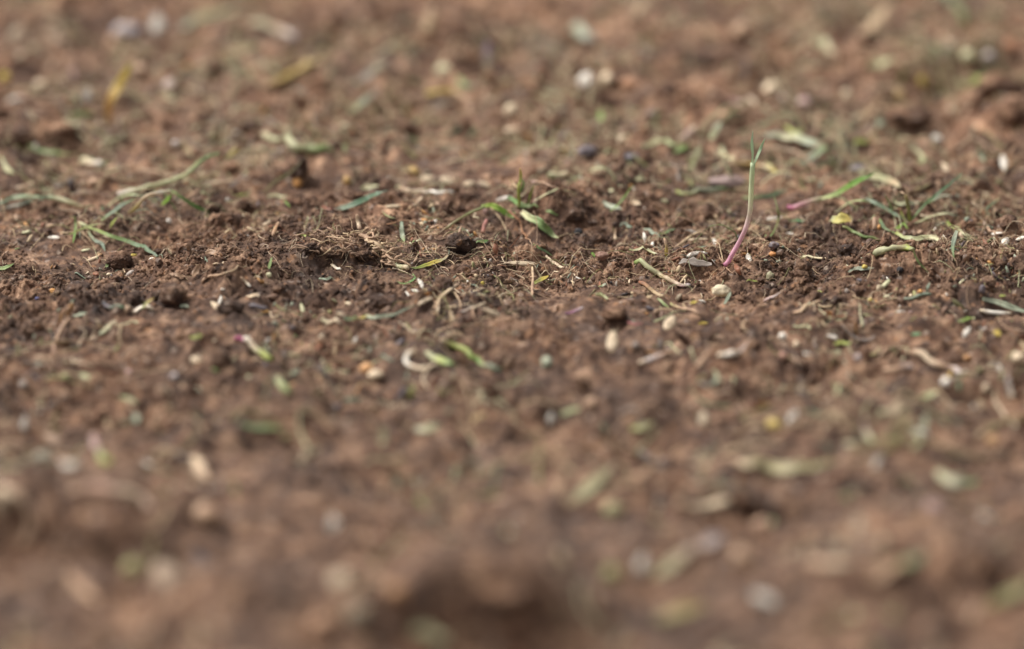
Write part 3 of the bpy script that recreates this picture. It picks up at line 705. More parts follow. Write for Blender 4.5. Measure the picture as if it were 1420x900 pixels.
seed("long cream husk lying flat below the rust-brown root", 722,368,46,-2,'cream',.2,2)
blade("bright yellow leaf curled over a straw, in front of the long cream husk", [(741,396,0),(747,389,5),(753,387,6),(761,382,8)], 7.5, ['lime','yellow','yellow'])
straw("upright tan straw behind the bright yellow leaf", [(738,412),(738,398,8),(739,384,16),(738,370,26)], 4.5, ['tan','tan','straw'])
straw("cream sliver slanting down right of the long husk", [(757,358),(769,366,1),(782,374)], 4.5, ['cream','cream'])
blade("slim green blade standing upright over a pale flat leaf", [(846,295,0),(854,287,7),(862,279,15),(870,268,25),(879,255,37)], 4.2, ['green',(.18,.3,.08),(.24,.36,.1)])
blade("flat pale blue-grey leaf under the slim upright blade", [(836,283),(846,288,2),(863,294)], 9, ['mint','mint','mint'])
blade("blurred yellow-green arc above the slim upright blade", [(814,241,2),(822,236,6),(833,233,10),(843,236,9),(850,244,6),(855,255)], 8, ['tan','pale','palegreen','pale','olive'])
scrap("pale lemon leaf scrap right of the yellow-green arc", 888,252,17,10,15,'pale')
shoot("pale green shoot end lying left of the yellow-green arc", [(760,250),(772,247,2),(789,242,4)], 11, ['palegreen','pale','cream'])
pebble("round black pellet alone on smooth soil near the centre", 802,323,6,5.5,'black',"pellet")
clod("dark rounded clod behind the round black pellet", 796,297,13,9,SOIL_DARK,.3)
pebble("smooth brown oval pellet with a green scrap at its left", 834,357,8.5,6,(.22,.12,.085),"pellet")
scrap("green scrap at the left of the smooth brown pellet", 823,354,9,5,-60,(.18,.34,.06))
root("tan root standing in the right centre, lower end darker", [(922,307,0),(918,297,7),(911,289,12),(903,279,20)], 5, ['tan',(.40,.22,.11),'tan'])
scrap("flat blue-green scrap on the smooth slope, middle", 868,317,18,7,-3,'teal')
blade("blue-green splinter pointing down right toward the yellow stub", [(891,322),(902,325,2),(915,331)], 6, ['mint','teal'])
blade("dark green splinter rising right beside the blue-green one", [(914,328),(924,322,3),(937,317,6)], 5, ['green','dgreen'])
straw("small upright cream sliver on the smooth slope", [(853,334),(853,325,6),(855,316,12)], 4.5, ['cream','tan'])
straw("grass stub with a bright yellow foot, centre right", [(924,358),(924,350,7),(924,340,14),(921,330,22)], 5, ['yellow','yellow','tan','tan'])
blade("long thin pale blade lying left of the yellow-footed stub", [(872,348),(886,350,2),(900,351,2),(916,355)], 4.2, ['olive','pale','pale','mint'])
seed("white seed at the top of the seed cluster by the tall seedling", 960,322,20,-18,'white',.28)
straw("tan stalk arched over the seed cluster", [(935,346),(944,338,5),(953,331,9),(962,325,12),(972,322,12),(984,326,8)], 4.5, ['tan','straw','straw','tan'])
seed("cream curved seed in the middle of the seed cluster", 966,339,31,4,'cream',.16)
blade("green sliver inside the seed cluster", [(958,349),(968,345,2),(980,343)], 4, ['green','teal'])
seed("pale seed lowest in the seed cluster by the tall seedling", 963,353,25,17,'white',.27)
seed("steep white seed at the right end of the seed cluster", 991,336,15,-65,'white',.3)
seed("pointed white seed standing just right of the tall seedling's base", 1039,357,15,-70,'white',.42)
scrap("flat grey bark flake lying left of the tall seedling's base", 964,371,46,14,-4,'grey',cat="bark flake",name="bark_flake",curl=.15)
shoot("pale green stem fading to a pink end, front right of centre", [(880,366,2),(892,369,3),(903,375,3),(914,382,3),(925,389,2),(937,394,2),(948,398,1),(957,401)], 7.5, [(.3,.42,.12),'palegreen','pale','straw','cream','pink','lilac'])
shoot("mint green stem piece lying behind the tall seedling, left", [(938,268),(950,270,2),(965,267,3),(980,264,4),(995,263,4),(1012,267)], 8, ['lime','palegreen','mint','mint','green'])
pebble("flat smooth lilac-grey stone left of the tall seedling's stem", 1008,252,26,7,(.20,.14,.125),"stone")
blade("olive blade standing blurred left of the tall seedling", [(956,244,0),(959,232,11),(965,218,24),(972,200,40)], 12, ['palegreen','olive','pale'])
straw("pinkish stick leaning right behind the olive blade", [(940,199),(952,188,8),(964,175,16)], 12, ['cream','pink','cream'])
straw("yellow straw passing behind the tall seedling's fork", [(1014,228),(1030,228,4),(1045,229,6),(1060,231,6),(1078,241)], 9, ['straw','amber','straw','pale'])
pebble("blurred white stone behind the black stones", 862,196,7,8,'cream')
pebble("black stone blurred above the yellow-green arc", 814,210,14,9,'slate')
pebble("dark grey stone right of the blurred white stone", 876,218,11,7,'slate')
seed("whitish seed under the pale lemon scrap", 922,279,14,-10,'pale',.6)
scrap("whitish husk behind the flat blue-grey leaf", 880,284,16,11,-30,'cream',cat="husk scrap")
blade("dark blue-green blade lying behind the tall seedling's stem", [(1030,277),(1042,276,2),(1056,273,3),(1075,270,3),(1093,264)], 8, ['green','dgreen','dgreen','teal'])
pebble("orange grain right of the tall seedling's pink part", 1046,317,7,3.5,(.42,.24,.14))
root("pale root arching right of the tall seedling's base", [(1028,341),(1040,334,4),(1052,332,4),(1064,334,3),(1080,340)], 3.4, ['tan','tan'])
seed("tiny white seed standing in front of the brown pellet", 855,393,9,85,'white',.4)
scrap("rust-coloured flake just below the tall seedling's base", 1023,375,21,9,-65,'rust')
scrap("thin yellow-green sliver in front of the tall seedling", 1044,394,19,4,-3,'lime')

blade("yellow triangular leaf standing on its point, right side", [(1152,312,0),(1163,307,5),(1171,303,9),(1177,309,6),(1179,315,0)], 16, ['palegreen',(.56,.50,.14),(.5,.42,.12),'amber'], torn=.35)
blade("short stem under the yellow triangular leaf", [(1179,312,2),(1181,304,9),(1178,297,14)], 4, ['tan','olive'])
shoot("dark green-brown stem trailing from the yellow triangular leaf", [(1168,317),(1180,322,3),(1197,330,3),(1208,332,2),(1221,339)], 5.5, ['olive','green',(.14,.2,.06),'olive'])
blade("blurred pale blade lying behind the two long dark blades", [(1238,284),(1255,286,2),(1270,284,4),(1288,279,7),(1303,273,10),(1320,271,8)], 9, ['palegreen','mint','green','mint','mint'])
seed("cream seed lying right of the sprout with dark blades", 1281,300,20,-10,'cream',.33)
seed("cream seed leaning right of the long dark blade's tip", 1354,288,17,-40,'cream',.45)
seed("cream seed at the far right behind the white seeds", 1400,293,14,-30,'cream',.5)
blade("dark green curved blade touching the pale crumpled leaf", [(1220,304,8),(1223,311,7),(1229,319,4),(1236,323,2),(1244,327)], 6, ['green','dgreen','green'])
blade("pale crumpled yellow-green leaf lying below the sprout", [(1242,324,2),(1250,329,3),(1263,332,4),(1276,333,4),(1288,333,3),(1298,335,2),(1310,337)], 8.5, ['lime','palegreen','palegreen','pale','pale','white'])
scrap("fresh green scrap above the pale crumpled leaf", 1249,318,19,7,-8,(.28,.42,.09))
shoot("thick crinkled pale root-like stem with a knobbly bend, right side", [(1212,359,0),(1217,352,5),(1224,348,7),(1232,345,7),(1241,344,6),(1249,346,3),(1257,347,3),(1267,350)], 10, ['palegreen','pale','palegreen','pale',(.3,.25,.12),'lime','palegreen'], bumpy=.5)
blade("thin curved olive blade drooping right of the crinkled stem", [(1266,344,16),(1269,355,9),(1275,366,4),(1281,373,2),(1288,380)], 3.6, ['olive','green','olive'])
blade("mint blade hanging upright from a broken stalk, far right", [(1327,320,22),(1323,332,16),(1321,343,11),(1322,354,6),(1324,366)], 6.5, ['mint','mint','teal','green'])
shoot("broken stalk, green at left and pale at right, above the mint blade", [(1313,311),(1321,315,3),(1329,319,4),(1338,325,3),(1348,331)], 6, [(.3,.45,.07),'lime','pale','pale'])
seed("bright white seed propped up beside the flat tan stalk", 1395,335,16,68,'white',.5)
seed("flat white seed lying just left of the propped white seed", 1383,329,18,5,'white',.3)
seed("white seed at the right edge beside the propped white seed", 1416,333,16,15,'white',.4)
root("flat tan stalk behind the propped white seed", [(1369,320),(1382,324,2),(1395,325,2),(1411,326)], 5, ['tan','tan'])
seed("white seed lying flat right of the tall seedling, beside a green blade", 1074,306,24,5,'white',.28)
seed("small white seed below right of the flat white one", 1095,325,12,-12,'white',.4)
blade("narrow green blade passing over the flat white seed", [(1068,330,0),(1074,319,8),(1079,306,16),(1079,293,26),(1073,271,44)], 5, ['green','olive','olive','green'])
scrap("dark green scrap right of the flat white seed", 1106,308,23,7,-8,(.08,.18,.06))
blade("blue-green curved blade lying in front of the bark-like crumbs, right", [(1177,381),(1186,376,2),(1196,374,3),(1212,375)], 6, ['mint','mint','mint'])
pebble("yellow fleck-sized grain above the blue-green curved blade", 1199,370,4,3,'yellow')
pebble("blue-black stone right of the blue-green curved blade", 1248,376,5,5,'black',"stone")
pebble("orange pebble right of the tall seedling's base", 1071,354,5,3.5,(.55,.24,.08))
pebble("dark stone above the orange pebble", 1073,343,7,5,'slate')
straw("pale straw lying flat left of the blue-green curved blade", [(1110,359),(1130,359,1),(1150,361)], 3.6, ['pale','straw'])
root("dark thin stalk crossing under the pale flat straw", [(1110,358,2),(1120,366,2),(1131,376,2),(1137,388)], 3, ['olive','tan'])
straw("pale bell-ended splinter in front right of the tall seedling", [(1217,407),(1226,397,4),(1234,388,8)], 8, ['cream','pale','palegreen'])
straw("tan stub standing upright beside the yellow triangular leaf", [(1213,325),(1213,312,9),(1213,301,17)], 8, ['brown','tan',(.3,.18,.12)])
pebble("round greenish-grey disc-like pebble below the orange pebble", 1068,385,6,7,(.25,.23,.14))
pebble("bright orange grain left of the pale crumpled leaf", 1219,317,3,4,'orange')
blade("small dark forked blade near the right edge", [(1386,275,14),(1376,283,8),(1368,289,4),(1369,295,2),(1373,301)], 4.5, ['olive','dgreen','dgreen'])
blade("dull pale leaf curled behind the bright green leaf of the magenta shoot", [(1205,250),(1218,247,5),(1233,251,7),(1246,258,6),(1250,264)], 13, ['pale','palegreen','straw','pale'])
root("dead brown blade lying behind the long dark blade", [(1260,269),(1275,263,3),(1293,252,6)], 10, ['brown','olive','tan'], wig=0)
root("tan knobbly root looping down right of the tall seedling's tip", [(1058,205,8),(1072,206,10),(1093,209,12),(1105,210,13),(1113,215,13),(1120,224,11),(1128,232,8),(1138,242,4),(1146,252)], 8, ['tan','cream','tan',(.38,.2,.12),'tan'], wig=.0003)
root("orange thread-like root under the knobbly tan root", [(1079,216,26),(1085,228,18),(1086,240,12),(1086,249,8),(1098,255,6),(1110,261,3),(1122,267)], 4.5, ['tan','straw',(.44,.26,.12)], wig=.0002)
blade("blurred grey-green blade slanting behind the knobbly root", [(1108,233),(1124,221,6),(1137,210,12),(1147,203,16)], 14, ['mint','mint','green'])
pebble("black lump above the bright green leaf of the magenta shoot", 1191,236,14,9,'slate',"stone")
blade("pale yellow leaf tip at the right of the tall seedling's fork", [(1060,230),(1068,235,3),(1077,243)], 11, ['pale','yellow'])
root("tan loop-shaped dry leaf standing blurred, upper right", [(1209,222),(1212,208,12),(1222,196,22),(1236,200,20),(1244,212,12),(1247,228,4),(1243,246)], 8, ['tan','tan','palegreen','pale','pale'], wig=0)
blade("blurred green curl right of the loop-shaped dry leaf", [(1260,206,6),(1270,208,8),(1279,217,6),(1279,225,3),(1270,226)], 9, ['pale','palegreen','green'])
seed("white stone-like seed standing blurred at the upper right", 1300,192,20,-70,'white',.6)
seed("white seed under a tuft of orange fibres, right edge", 1393,226,28,-75,'white',.42)
t = holder("fibre_tuft", (1394,236), "tuft of orange fibres standing over a white seed at the right edge", "fibre tuft")
for p in ([(1392,238,0),(1390,216,16),(1396,196,34)], [(1396,236,0),(1406,222,12),(1420,214,18)], [(1394,232,2),(1403,208,22),(1414,198,30)]):
    part(t, "fibre", p, 7, [(.56,.32,.14),'tan'], 'root', 'tube', M_DRY)
blade("blurred green blade upright between the white stone-like seed and orange fibres", [(1365,230),(1360,215,12),(1355,198,26)], 9, ['palegreen','mint','green'])
seed("tan seed left of the blurred upright green blade", 1310,232,20,-60,'cream',.45)
blade("mid green blade left of the loop-shaped dry leaf", [(1218,180),(1222,168,10),(1218,154,22)], 14, ['mint','mint'])
scrap("lime scrap left below the mid green blurred blade", 1194,200,22,13,10,'lime')

# thin blades woven through the clumps
blade("thin pale green blade arching over the base of the arched seedling", [(148,287,2),(165,275,9),(186,270,13),(208,276,9),(222,288,2)], 5, ['palegreen',(.40,.46,.24),'mint'])
blade("fine yellow-green blade crossing the curled-root seedling's stem", [(96,326,1),(112,318,8),(130,312,12),(146,310,10)], 3.8, ['lime','palegreen'])
blade("thin green blade rising steeply left of the arched seedling's base", [(163,300,0),(166,287,12),(173,272,26)], 4.5, ['green',(.36,.44,.18),'palegreen'])
blade("fine lime tip standing just right of the small upright sprig", [(732,288,0),(735,272,14),(741,256,28)], 4.5, ['green','lime','lime'])
blade("long pale thread-like blade lying right of the small upright sprig", [(742,278,3),(760,268,8),(782,264,8),(802,270,2)], 4, ['pale','palegreen','straw'])
blade("thin bright blade arching above the yellow triangular leaf", [(1158,296,2),(1176,282,12),(1196,278,14),(1214,286,6)], 4.5, ['palegreen',(.40,.48,.2),'green'])
blade("fine green blade rising left of the sprout with dark blades", [(1240,306,0),(1236,288,17),(1226,268,36)], 4.5, ['palegreen','green','green'])
blade("thin pale blade leaning right from the foot of the sprout", [(1268,312,0),(1288,301,9),(1312,296,11),(1332,300,5)], 4.5, ['palegreen','pale','mint'])
blade("long thin olive blade behind the tall seedling, left of its stem", [(1018,262,0),(1012,240,20),(1000,216,40)], 5, ['olive','palegreen','mint'])
blade("thin straw coloured blade bowed right of the tall seedling's stem", [(1052,262,0),(1066,246,14),(1086,238,18),(1104,244,8)], 5, ['straw','pale','palegreen'])

# ================================================================== in front of the sharp band
pebble("orange pebble at the left of the front soil", 73,404,5,4.5,'orange')
pebble("small blue-violet grain left of the orange front pebble", 52,415,4,3,'blue')
scrap("mint star-shaped scrap right below the orange front pebble", 100,420,12,8,60,'mint')
scrap("pale flake below the small blue-violet grain", 82,431,9,6,20,'mint')
scrap("pale green flake left of the cream stick", 111,438,20,9,12,'mint')
straw("pale stick leaning left below the cream stick", [(138,466),(148,456,4),(160,445,8)], 9, ['mint','pale','cream'])
straw("cream stick lying below the yellow-tipped blade", [(175,438),(190,435,2),(213,430,4)], 9, ['tan','cream','white','cream'])
blade("olive blade with a yellow tip above the cream stick", [(192,431,2),(200,424,6),(206,418,9),(214,413,12)], 6, ['olive','palegreen','yellow'])
straw("charcoal-dark stick left above the cream stick", [(143,422),(155,427,3),(173,431)], 9, ['black','slate','dgreen'])
root("tan curved husk strip standing left of the pale stick", [(97,441,8),(88,452,9),(81,466,8),(76,478,5),(75,488,3),(81,499)], 9, ['tan','tan',(.36,.22,.15),'tan'], wig=.0002)
clod("black small clod beside the yellow-tipped blade", 220,411,9,7,SOIL_DARK,.4)
clod("rounded brown clod right of the black small clod", 240,408,17,15,SOIL_RED,.25)
scrap("mint round scrap at the lower right of the rounded brown clod", 256,427,13,8,15,'mint')
seed("slanted cream husk under a short white one, left of centre", 299,426,26,-43,'cream',.24)
seed("short white seed standing on the slanted cream husk", 305,416,14,75,'white',.38)
clod("charcoal tuft-like clod right of the crossed husks", 322,427,16,10,SOIL_DARK,.5)
straw("pale splinter slanting above the charcoal clod", [(334,384,8),(341,392,4),(348,400)], 5, ['tan','cream','white'])
scrap("cream forked husk right above the charcoal clod", 350,413,19,8,-15,'cream',cat="husk scrap")
seed("tiny white seed above the crossed husks", 309,404,8,0,'white',.5)
scrap("lime scrap in the blurred front left", 272,471,19,11,12,'lime')
scrap("olive-green scrap left of the lime front scrap", 162,484,14,9,55,'olive')
t = holder("grass_shoot", (332,472), "white shoot with magenta foot and yellow-green end, front left", "grass shoot", "torn grass shoots on the soil")
part(t, "foot", [(326,473),(334,472,1),(340,473,2)], 8, ['magenta','magenta'], 'const', 'tube')
part(t, "stem", [(339,472,2),(347,478,2),(358,489,2),(367,497,2),(376,502)], 11, ['white','cream','pale','lime','lime'], 'const', 'tube')
seed("cream seed below the lime front scrap", 274,498,17,-75,'cream',.7)
seed("big cream seed alone, blurred in the front left", 232,550,27,-40,'cream',.62)
pebble("lilac-white pebble left above the big cream seed", 242,522,7,7,'lilac')
pebble("pinkish pebble left of the lilac-white pebble", 179,517,6,6,'pink')
scrap("pale green scrap left of the big cream seed", 177,556,28,15,-25,'palegreen')
scrap("mint green scrap under the pale green scrap, front left", 189,583,17,19,80,'mint')
pebble("whitish blurred pebble at the left front, upper", 33,535,8,7,'grey')
seed("tall white seed blurred at the left front edge", 34,588,27,85,'white',.5)
scrap("pale yellow scrap left of the blurred green specks", 118,524,18,14,-30,'palegreen')
scrap("green speck-like scrap left of the pale yellow scrap", 89,525,15,11,0,'green')
seed("pale seed in crumbs above the teal striped leaf", 482,421,12,-25,'cream',.5)
seed("thin pale seed left of the pale seed in crumbs", 464,417,11,-35,'pale',.35)
straw("cream husk at the left end of the striped teal blade", [(447,450),(460,450,2),(473,452)], 8, ['palegreen','cream','cream'])
blade("striped yellow-teal blade lying below the root tuft", [(476,445),(492,443,2),(507,441,3),(520,441,3),(532,439,4),(546,437,4),(558,431,5),(568,427,5),(577,427)], 7, ['dgreen','green','yellow','mint','mint','teal','dgreen'])
seed("large cream seed right above the striped blade", 590,424,25,28,'cream',.27)
straw("tan twig with side branches right of the large cream seed", [(602,432),(606,422,5),(611,413,9),(622,403,11),(635,394,12)], 6.5, ['tan','straw','straw','cream','tan'])
straw("thin tan twig leaning right off the branched twig", [(630,405,8),(635,412,6),(638,420,4),(639,429)], 4.5, ['straw','tan'])
straw("short cream stub under the branched tan twig", [(607,437),(607,428,4),(609,418,9)], 6, ['cream','tan'])
straw("grey-cream straight stick beside the fat cream seed", [(639,434),(656,427,3),(675,419,5)], 5.5, ['lilac','cream','cream'])
seed("fat cream seed with darker rim, centre front", 682,433,30,-22,'cream',.32)
root("rust-tan root curling under the fat cream seed", [(657,428,3),(656,438,3),(662,446,3),(670,451,2),(682,454)], 4.5, ['tan',(.34,.2,.12)])
straw("white curved husk bent like a letter C", [(578,489),(569,488,5),(564,494,5),(563,502,4),(568,510,3),(580,514,2),(593,514)], 10.5, ['tan','cream','white','cream','cream'])
blade("pale to green shoot piece right of the C-shaped husk", [(589,494),(603,500,3),(617,506,4),(628,510,3),(635,513)], 13, ['pale','palegreen','lime','green','dgreen'])
shoot("yellow-green to dark green shoot above right of the C-shaped husk", [(612,475),(622,479,3),(632,482,4),(644,488,4),(655,497,3),(664,503,2),(680,510,1),(697,517)], 11, ['cream','lime','lime',(.2,.34,.09),'palegreen','mint','dgreen'])
seed("small pale seed above the yellow-green shoot", 606,466,13,75,'cream',.5)
pebble("orange and cream blurred grain left of the C-shaped husk", 508,511,11,9,(.55,.3,.13))
pebble("white blurred grain beside the orange and cream one", 521,520,12,8,'cream')
scrap("teal streak of leaf left of the C-shaped husk", 536,497,22,7,-32,'teal')
scrap("ochre husk left of the teal streak of leaf", 486,482,24,9,15,(.35,.2,.12),cat="husk scrap")
blade("olive sprout standing blurred below the C-shaped husk", [(567,556,0),(570,546,8),(574,534,17)], 14, ['olive','lime','green'])
shoot("pale green bent shoot blurred left of the front centre", [(384,524,6),(389,534,5),(396,542,3),(404,548)], 15, ['palegreen','palegreen','green'])
scrap("dark teal patch-like scrap right of the pale bent shoot", 489,557,30,12,5,'teal')
straw("charcoal stick at the left of the striped blade", [(346,427),(360,428,2),(371,431)], 9, ['slate','slate'])
scrap("ochre scrap under the charcoal stick", 369,436,13,6,0,(.45,.25,.07))
seed("upright bristled cream seed facing the viewer, centre front", 850,474,31,86,'cream',.48,4)
seed("cream seed leaning right beside the smooth soil, centre front", 929,448,27,62,'cream',.46,2)
straw("tan curved husk lying below the upright bristled seed", [(887,509),(898,501,4),(910,496,6),(922,491,7),(936,486,6)], 11, ['cream','lilac','tan','tan'])
straw("pale husk with a thin kinked tail, right of front centre", [(995,497),(1006,494,3),(1018,491,5),(1025,488,6)], 11, ['cream','white','cream'])
straw("thin lilac tail stick rising from the pale husk", [(1026,488,4),(1035,478,10),(1044,466,18)], 7, ['lilac','tan'])
root("blurred tan strap behind the pale kinked husk", [(966,515),(972,505,5),(979,494,10),(984,484,14),(991,473,18)], 13, ['tan','tan'], wig=.0002)
blade("grey-green half ring blurred below the pale husk", [(969,534),(982,534,3),(993,529,6),(994,520,9),(988,512,12)], 9, ['grey','mint','palegreen'])
tag(ellipsoid("husk_scrap", 1000, 404, 13.5, 8.5, (.70,.60,.42), M_HUSK, 0.22, 4, 0.08, ang=-8), "round cream petal-like husk in front of the tall seedling", "husk scrap", "torn leaf scraps on the soil")
blade("teal stub under the round cream petal-like husk", [(1004,424,0),(1008,416,5),(1014,404,12)], 6, ['teal','mint'])
scrap("yellow flake left of a white seed, front right of centre", 962,421,12,8,30,'yellow')
seed("white seed right of the yellow flake", 974,419,12,-15,'white',.45)
straw("brown stem slanting down toward the leaning cream seed", [(886,393),(898,398,3),(910,407,3),(922,415)], 6.5, ['rust',(.3,.2,.1),'straw'])
blade("short green piece at the end of the brown stem", [(911,415,2),(918,420,3),(928,430)], 6.5, ['palegreen','green','olive'])
straw("tan ribbed stalk running right from the short green piece", [(930,424),(945,427,3),(958,430,3),(969,438)], 6.5, ['olive','tan','tan'])
straw("purple thin stalk left of the pale leafy bit", [(783,437),(795,433,3),(809,426,5)], 6, ['purple',(.28,.12,.2),'lilac'])
scrap("pale leafy bit with a lime rim, front centre", 833,413,22,12,-30,'palegreen')
scrap("tan husk standing upright below the purple stalk", 779,448,24,10,85,'tan',cat="husk scrap")
clod("smooth round-topped clod behind the upright bristled seed", 852,433,17,10,SOIL_RED,.2)
pebble("ring-like greyish pebble right of the upright bristled seed", 881,479,6,6,'grey')
scrap("yellow scrap right of the leaning cream seed", 975,451,13,7,0,'yellow')
straw("thin red-pink stalk behind the leaning cream seed", [(870,449),(880,451,1),(891,450)], 5, [(.35,.13,.12)])
seed("blurred white seed left of front middle, standing", 763,581,24,85,'white',.7)
seed("blurred cream seed standing right of front middle", 975,580,26,85,'cream',.6)
scrap("yellow-green blurred leaf right of the left blurred white seed", 791,573,30,15,25,(.38,.38,.2))
pebble("bluish blurred pebble left of the yellow-green leaf", 758,503,9,9,'mint')
pebble("pinkish disc-like blurred pebble, middle front", 820,559,11,10,'tan')
scrap("tan blurred husk right of the curved tan husk", 924,508,18,15,60,'tan',cat="husk scrap")
shoot("teal blade lying at the right front with a lighter tip", [(1253,417),(1265,415,2),(1278,411,3),(1292,408,3)], 6, ['mint','teal','teal'])
blade("thin teal blade standing at the end of the lying teal one", [(1286,408,0),(1286,400,7),(1290,391,14)], 4.5, ['teal','teal'])
blade("mint blade running out of the right edge above a cream straw", [(1362,420),(1371,418,5),(1382,419,8),(1396,424,7),(1408,430,4),(1430,436,2)], 10, ['mint','mint','mint','teal'])
straw("cream straw lying at the right edge over a dark gap", [(1359,432,3),(1372,433,4),(1388,434,4),(1403,436,3)], 8, ['cream','white','white','cream'])
blade("green blade piece left of the cream straw at the right edge", [(1328,448),(1340,444,3),(1352,441,3)], 7, ['green',(.3,.45,.07),'pale'])
seed("white seed slanted below the green blade piece, right", 1341,461,20,60,'white',.55)
scrap("bright yellow scrap right of the slanted white seed", 1382,465,12,13,-40,'yellow')
seed("white seed pointing left, blurred at right of front centre", 1154,467,18,-18,'white',.5)
pebble("round white pebble left of the white seed pointing left", 1085,466,7,6,'white')
pebble("cream ring-like pebble below the round white pebble", 1104,478,5,6,'cream')
scrap("lime flat scrap below the white seed pointing left", 1168,479,25,9,2,'lime')
pebble("pinkish orange pebble below the round white pebble", 1085,494,7,8,(.5,.28,.2))
pebble("lilac pebble alone on the smooth brown patch", 1189,497,6,7,'lilac')
scrap("teal oval scrap on the soil, right of the smooth patch", 1270,467,14,9,-5,(.14,.27,.12))
straw("long tan straw slanting down right, blurred", [(1265,491),(1285,499,3),(1303,507,4),(1322,513,3),(1341,521)], 13, ['tan','cream','tan','lilac','cream'])
straw("shorter tan straw left of the long slanting one", [(1225,519),(1244,515,3),(1266,510,3)], 13, ['tan','tan','lilac'])
straw("tan stick slanting up behind the round white pebble", [(1100,437),(1112,431,2),(1124,423,4),(1137,417,5)], 7, ['tan','straw','tan'])
straw("pinkish stick left of the tan slanting stick", [(1059,421),(1072,413,3),(1086,403,6)], 6, ['pink','lilac','tan'])
pebble("cream-white stone below the long slanting straw", 1311,532,8,8,'white')
pebble("pale ring-like stone left of the standing splinter", 1367,540,7,8,'cream')
seed("tan seed under the pale ring-like stone", 1360,561,19,-75,'straw',.6)
straw("white splinter standing at the right front", [(1405,554),(1401,541,9),(1397,523,22)], 11, ['cream','white','lilac'])
pebble("cream blob-like stone above the standing splinter", 1411,497,10,9,'cream')
pebble("orange grain above the standing splinter, left", 1341,498,7,6,(.42,.22,.09))
scrap("yellow scrap on the end of the long slanting straw", 1318,518,12,9,70,'amber')
blade("buff flat blade with a green end, blurred at the right", [(1221,579),(1240,572,4),(1260,560,9),(1275,552,10)], 17, ['pale','cream','tan'])
blade("green blade beyond the buff flat blade", [(1278,556),(1290,548,5),(1302,542,8)], 14, ['green','palegreen','pale'])
blade("teal blade standing blurred above the white lumps, right front", [(1281,600),(1283,588,8),(1284,574,18)], 15, ['mint','mint'])
seed("white lump-like seed under the teal blurred blade", 1277,606,30,-5,'white',.5)
blade("pink shoot foot curling down beside a cream seed, right front", [(1196,578,22),(1198,592,14),(1204,606,8),(1211,618)], 14, ['pink','pink','pale','palegreen'])
seed("cream seed at the foot of the pink shoot", 1182,618,32,-10,(.64,.56,.34),.55)
seed("white shiny seed blurred below the pink shoot", 1217,641,27,60,'white',.5)
scrap("yellowish leaf scrap at the right of the smooth patch", 1161,543,22,12,70,'palegreen')
scrap("teal scrap standing beside the yellowish leaf scrap", 1172,545,20,8,80,'teal')
pebble("charcoal splinter-like stone at the right front", 1362,404,5,7,'slate')
scrap("lime tip sticking out at the far right", 1390,412,10,6,30,'lime')
scrap("teal scrap with a yellow spot beside it", 1201,421,14,5,-38,'teal')
pebble("yellow spot-like grain by the teal scrap", 1206,417,4,3,'yellow')
seed("lime seed alone in front of the bell-ended splinter", 1136,405,10,-20,'lime',.5)
seed("white flat seed, left of a touching pair, right front", 1249,434,14,6,'white',.4)
seed("pinkish flat seed, right of a touching pair, right front", 1264,433,11,6,'pink',.4)
seed("round white seed by the thin teal standing blade", 1313,411,7,-60,'white',.7)
pebble("orange grain left of the thin teal standing blade", 1276,404,4,3,'orange')
scrap("green scrap below the teal pair, right front", 1203,438,11,5,0,'green')

# ================================================================== far blurred part, top of the picture
def far_items(kind, rows):
    for r in rows: kind(*r)
far_items(pebble, [
 ("large lilac-white blurred stone at the top left", 175,41,20,10,(.50,.45,.47)), ("round white pebble, blurred, right of the amber blade", 235,118,10,10,(.6,.48,.42)),
 ("tan pebble right above the round white pebble", 197,97,12,10,'tan'), ("cream pebble at the left, under the tan husks", 56,118,10,9,'cream'),
 ("yellow blurred grain at the upper left edge", 6,106,9,9,'yellow'), ("white stone, left of a touching pair, upper middle", 813,113,12,13,'white'),
 ("pinkish white stone, right of a touching pair, upper middle", 841,113,10,12,'cream'), ("orange-tan lump below the touching white stones", 872,118,14,10,(.42,.22,.12)),
 ("cream lump left of the green speck, upper middle", 709,155,11,11,'cream'), ("cream stone at the upper right of the tall seedling", 1069,125,13,12,'cream'),
 ("pinkish stone right of the cream stone by the tall seedling", 1115,143,11,9,'pink'), ("small cream stone right of the pinkish stone", 1174,132,9,9,'cream'),
 ("cream stone in the dark crumbs, upper right", 1341,81,11,11,'pale'), ("lilac-white stone beside the cream stone, upper right", 1370,80,10,12,'lilac'),
 ("orange stone at the upper right edge", 1401,62,14,10,(.45,.22,.12)), ("yellow blurred grain, upper right", 1279,112,8,11,'yellow'),
 ("tan grain left of the yellow blurred grain, upper right", 1247,136,9,11,(.42,.28,.12)), ("tiny lilac pebble left of centre, blurred", 243,200,6,6,'lilac'),
 ("tan small pebble below the amber blade, right", 205,180,6,8,'tan'), ("pale green stone left of the hooped straw", 615,97,13,10,'pale'),
 ("orange-brown grain above the round white pebble", 260,90,6,5,'orange'), ("tan stone far above the tall seedling", 1028,43,15,14,'tan'),
 ])
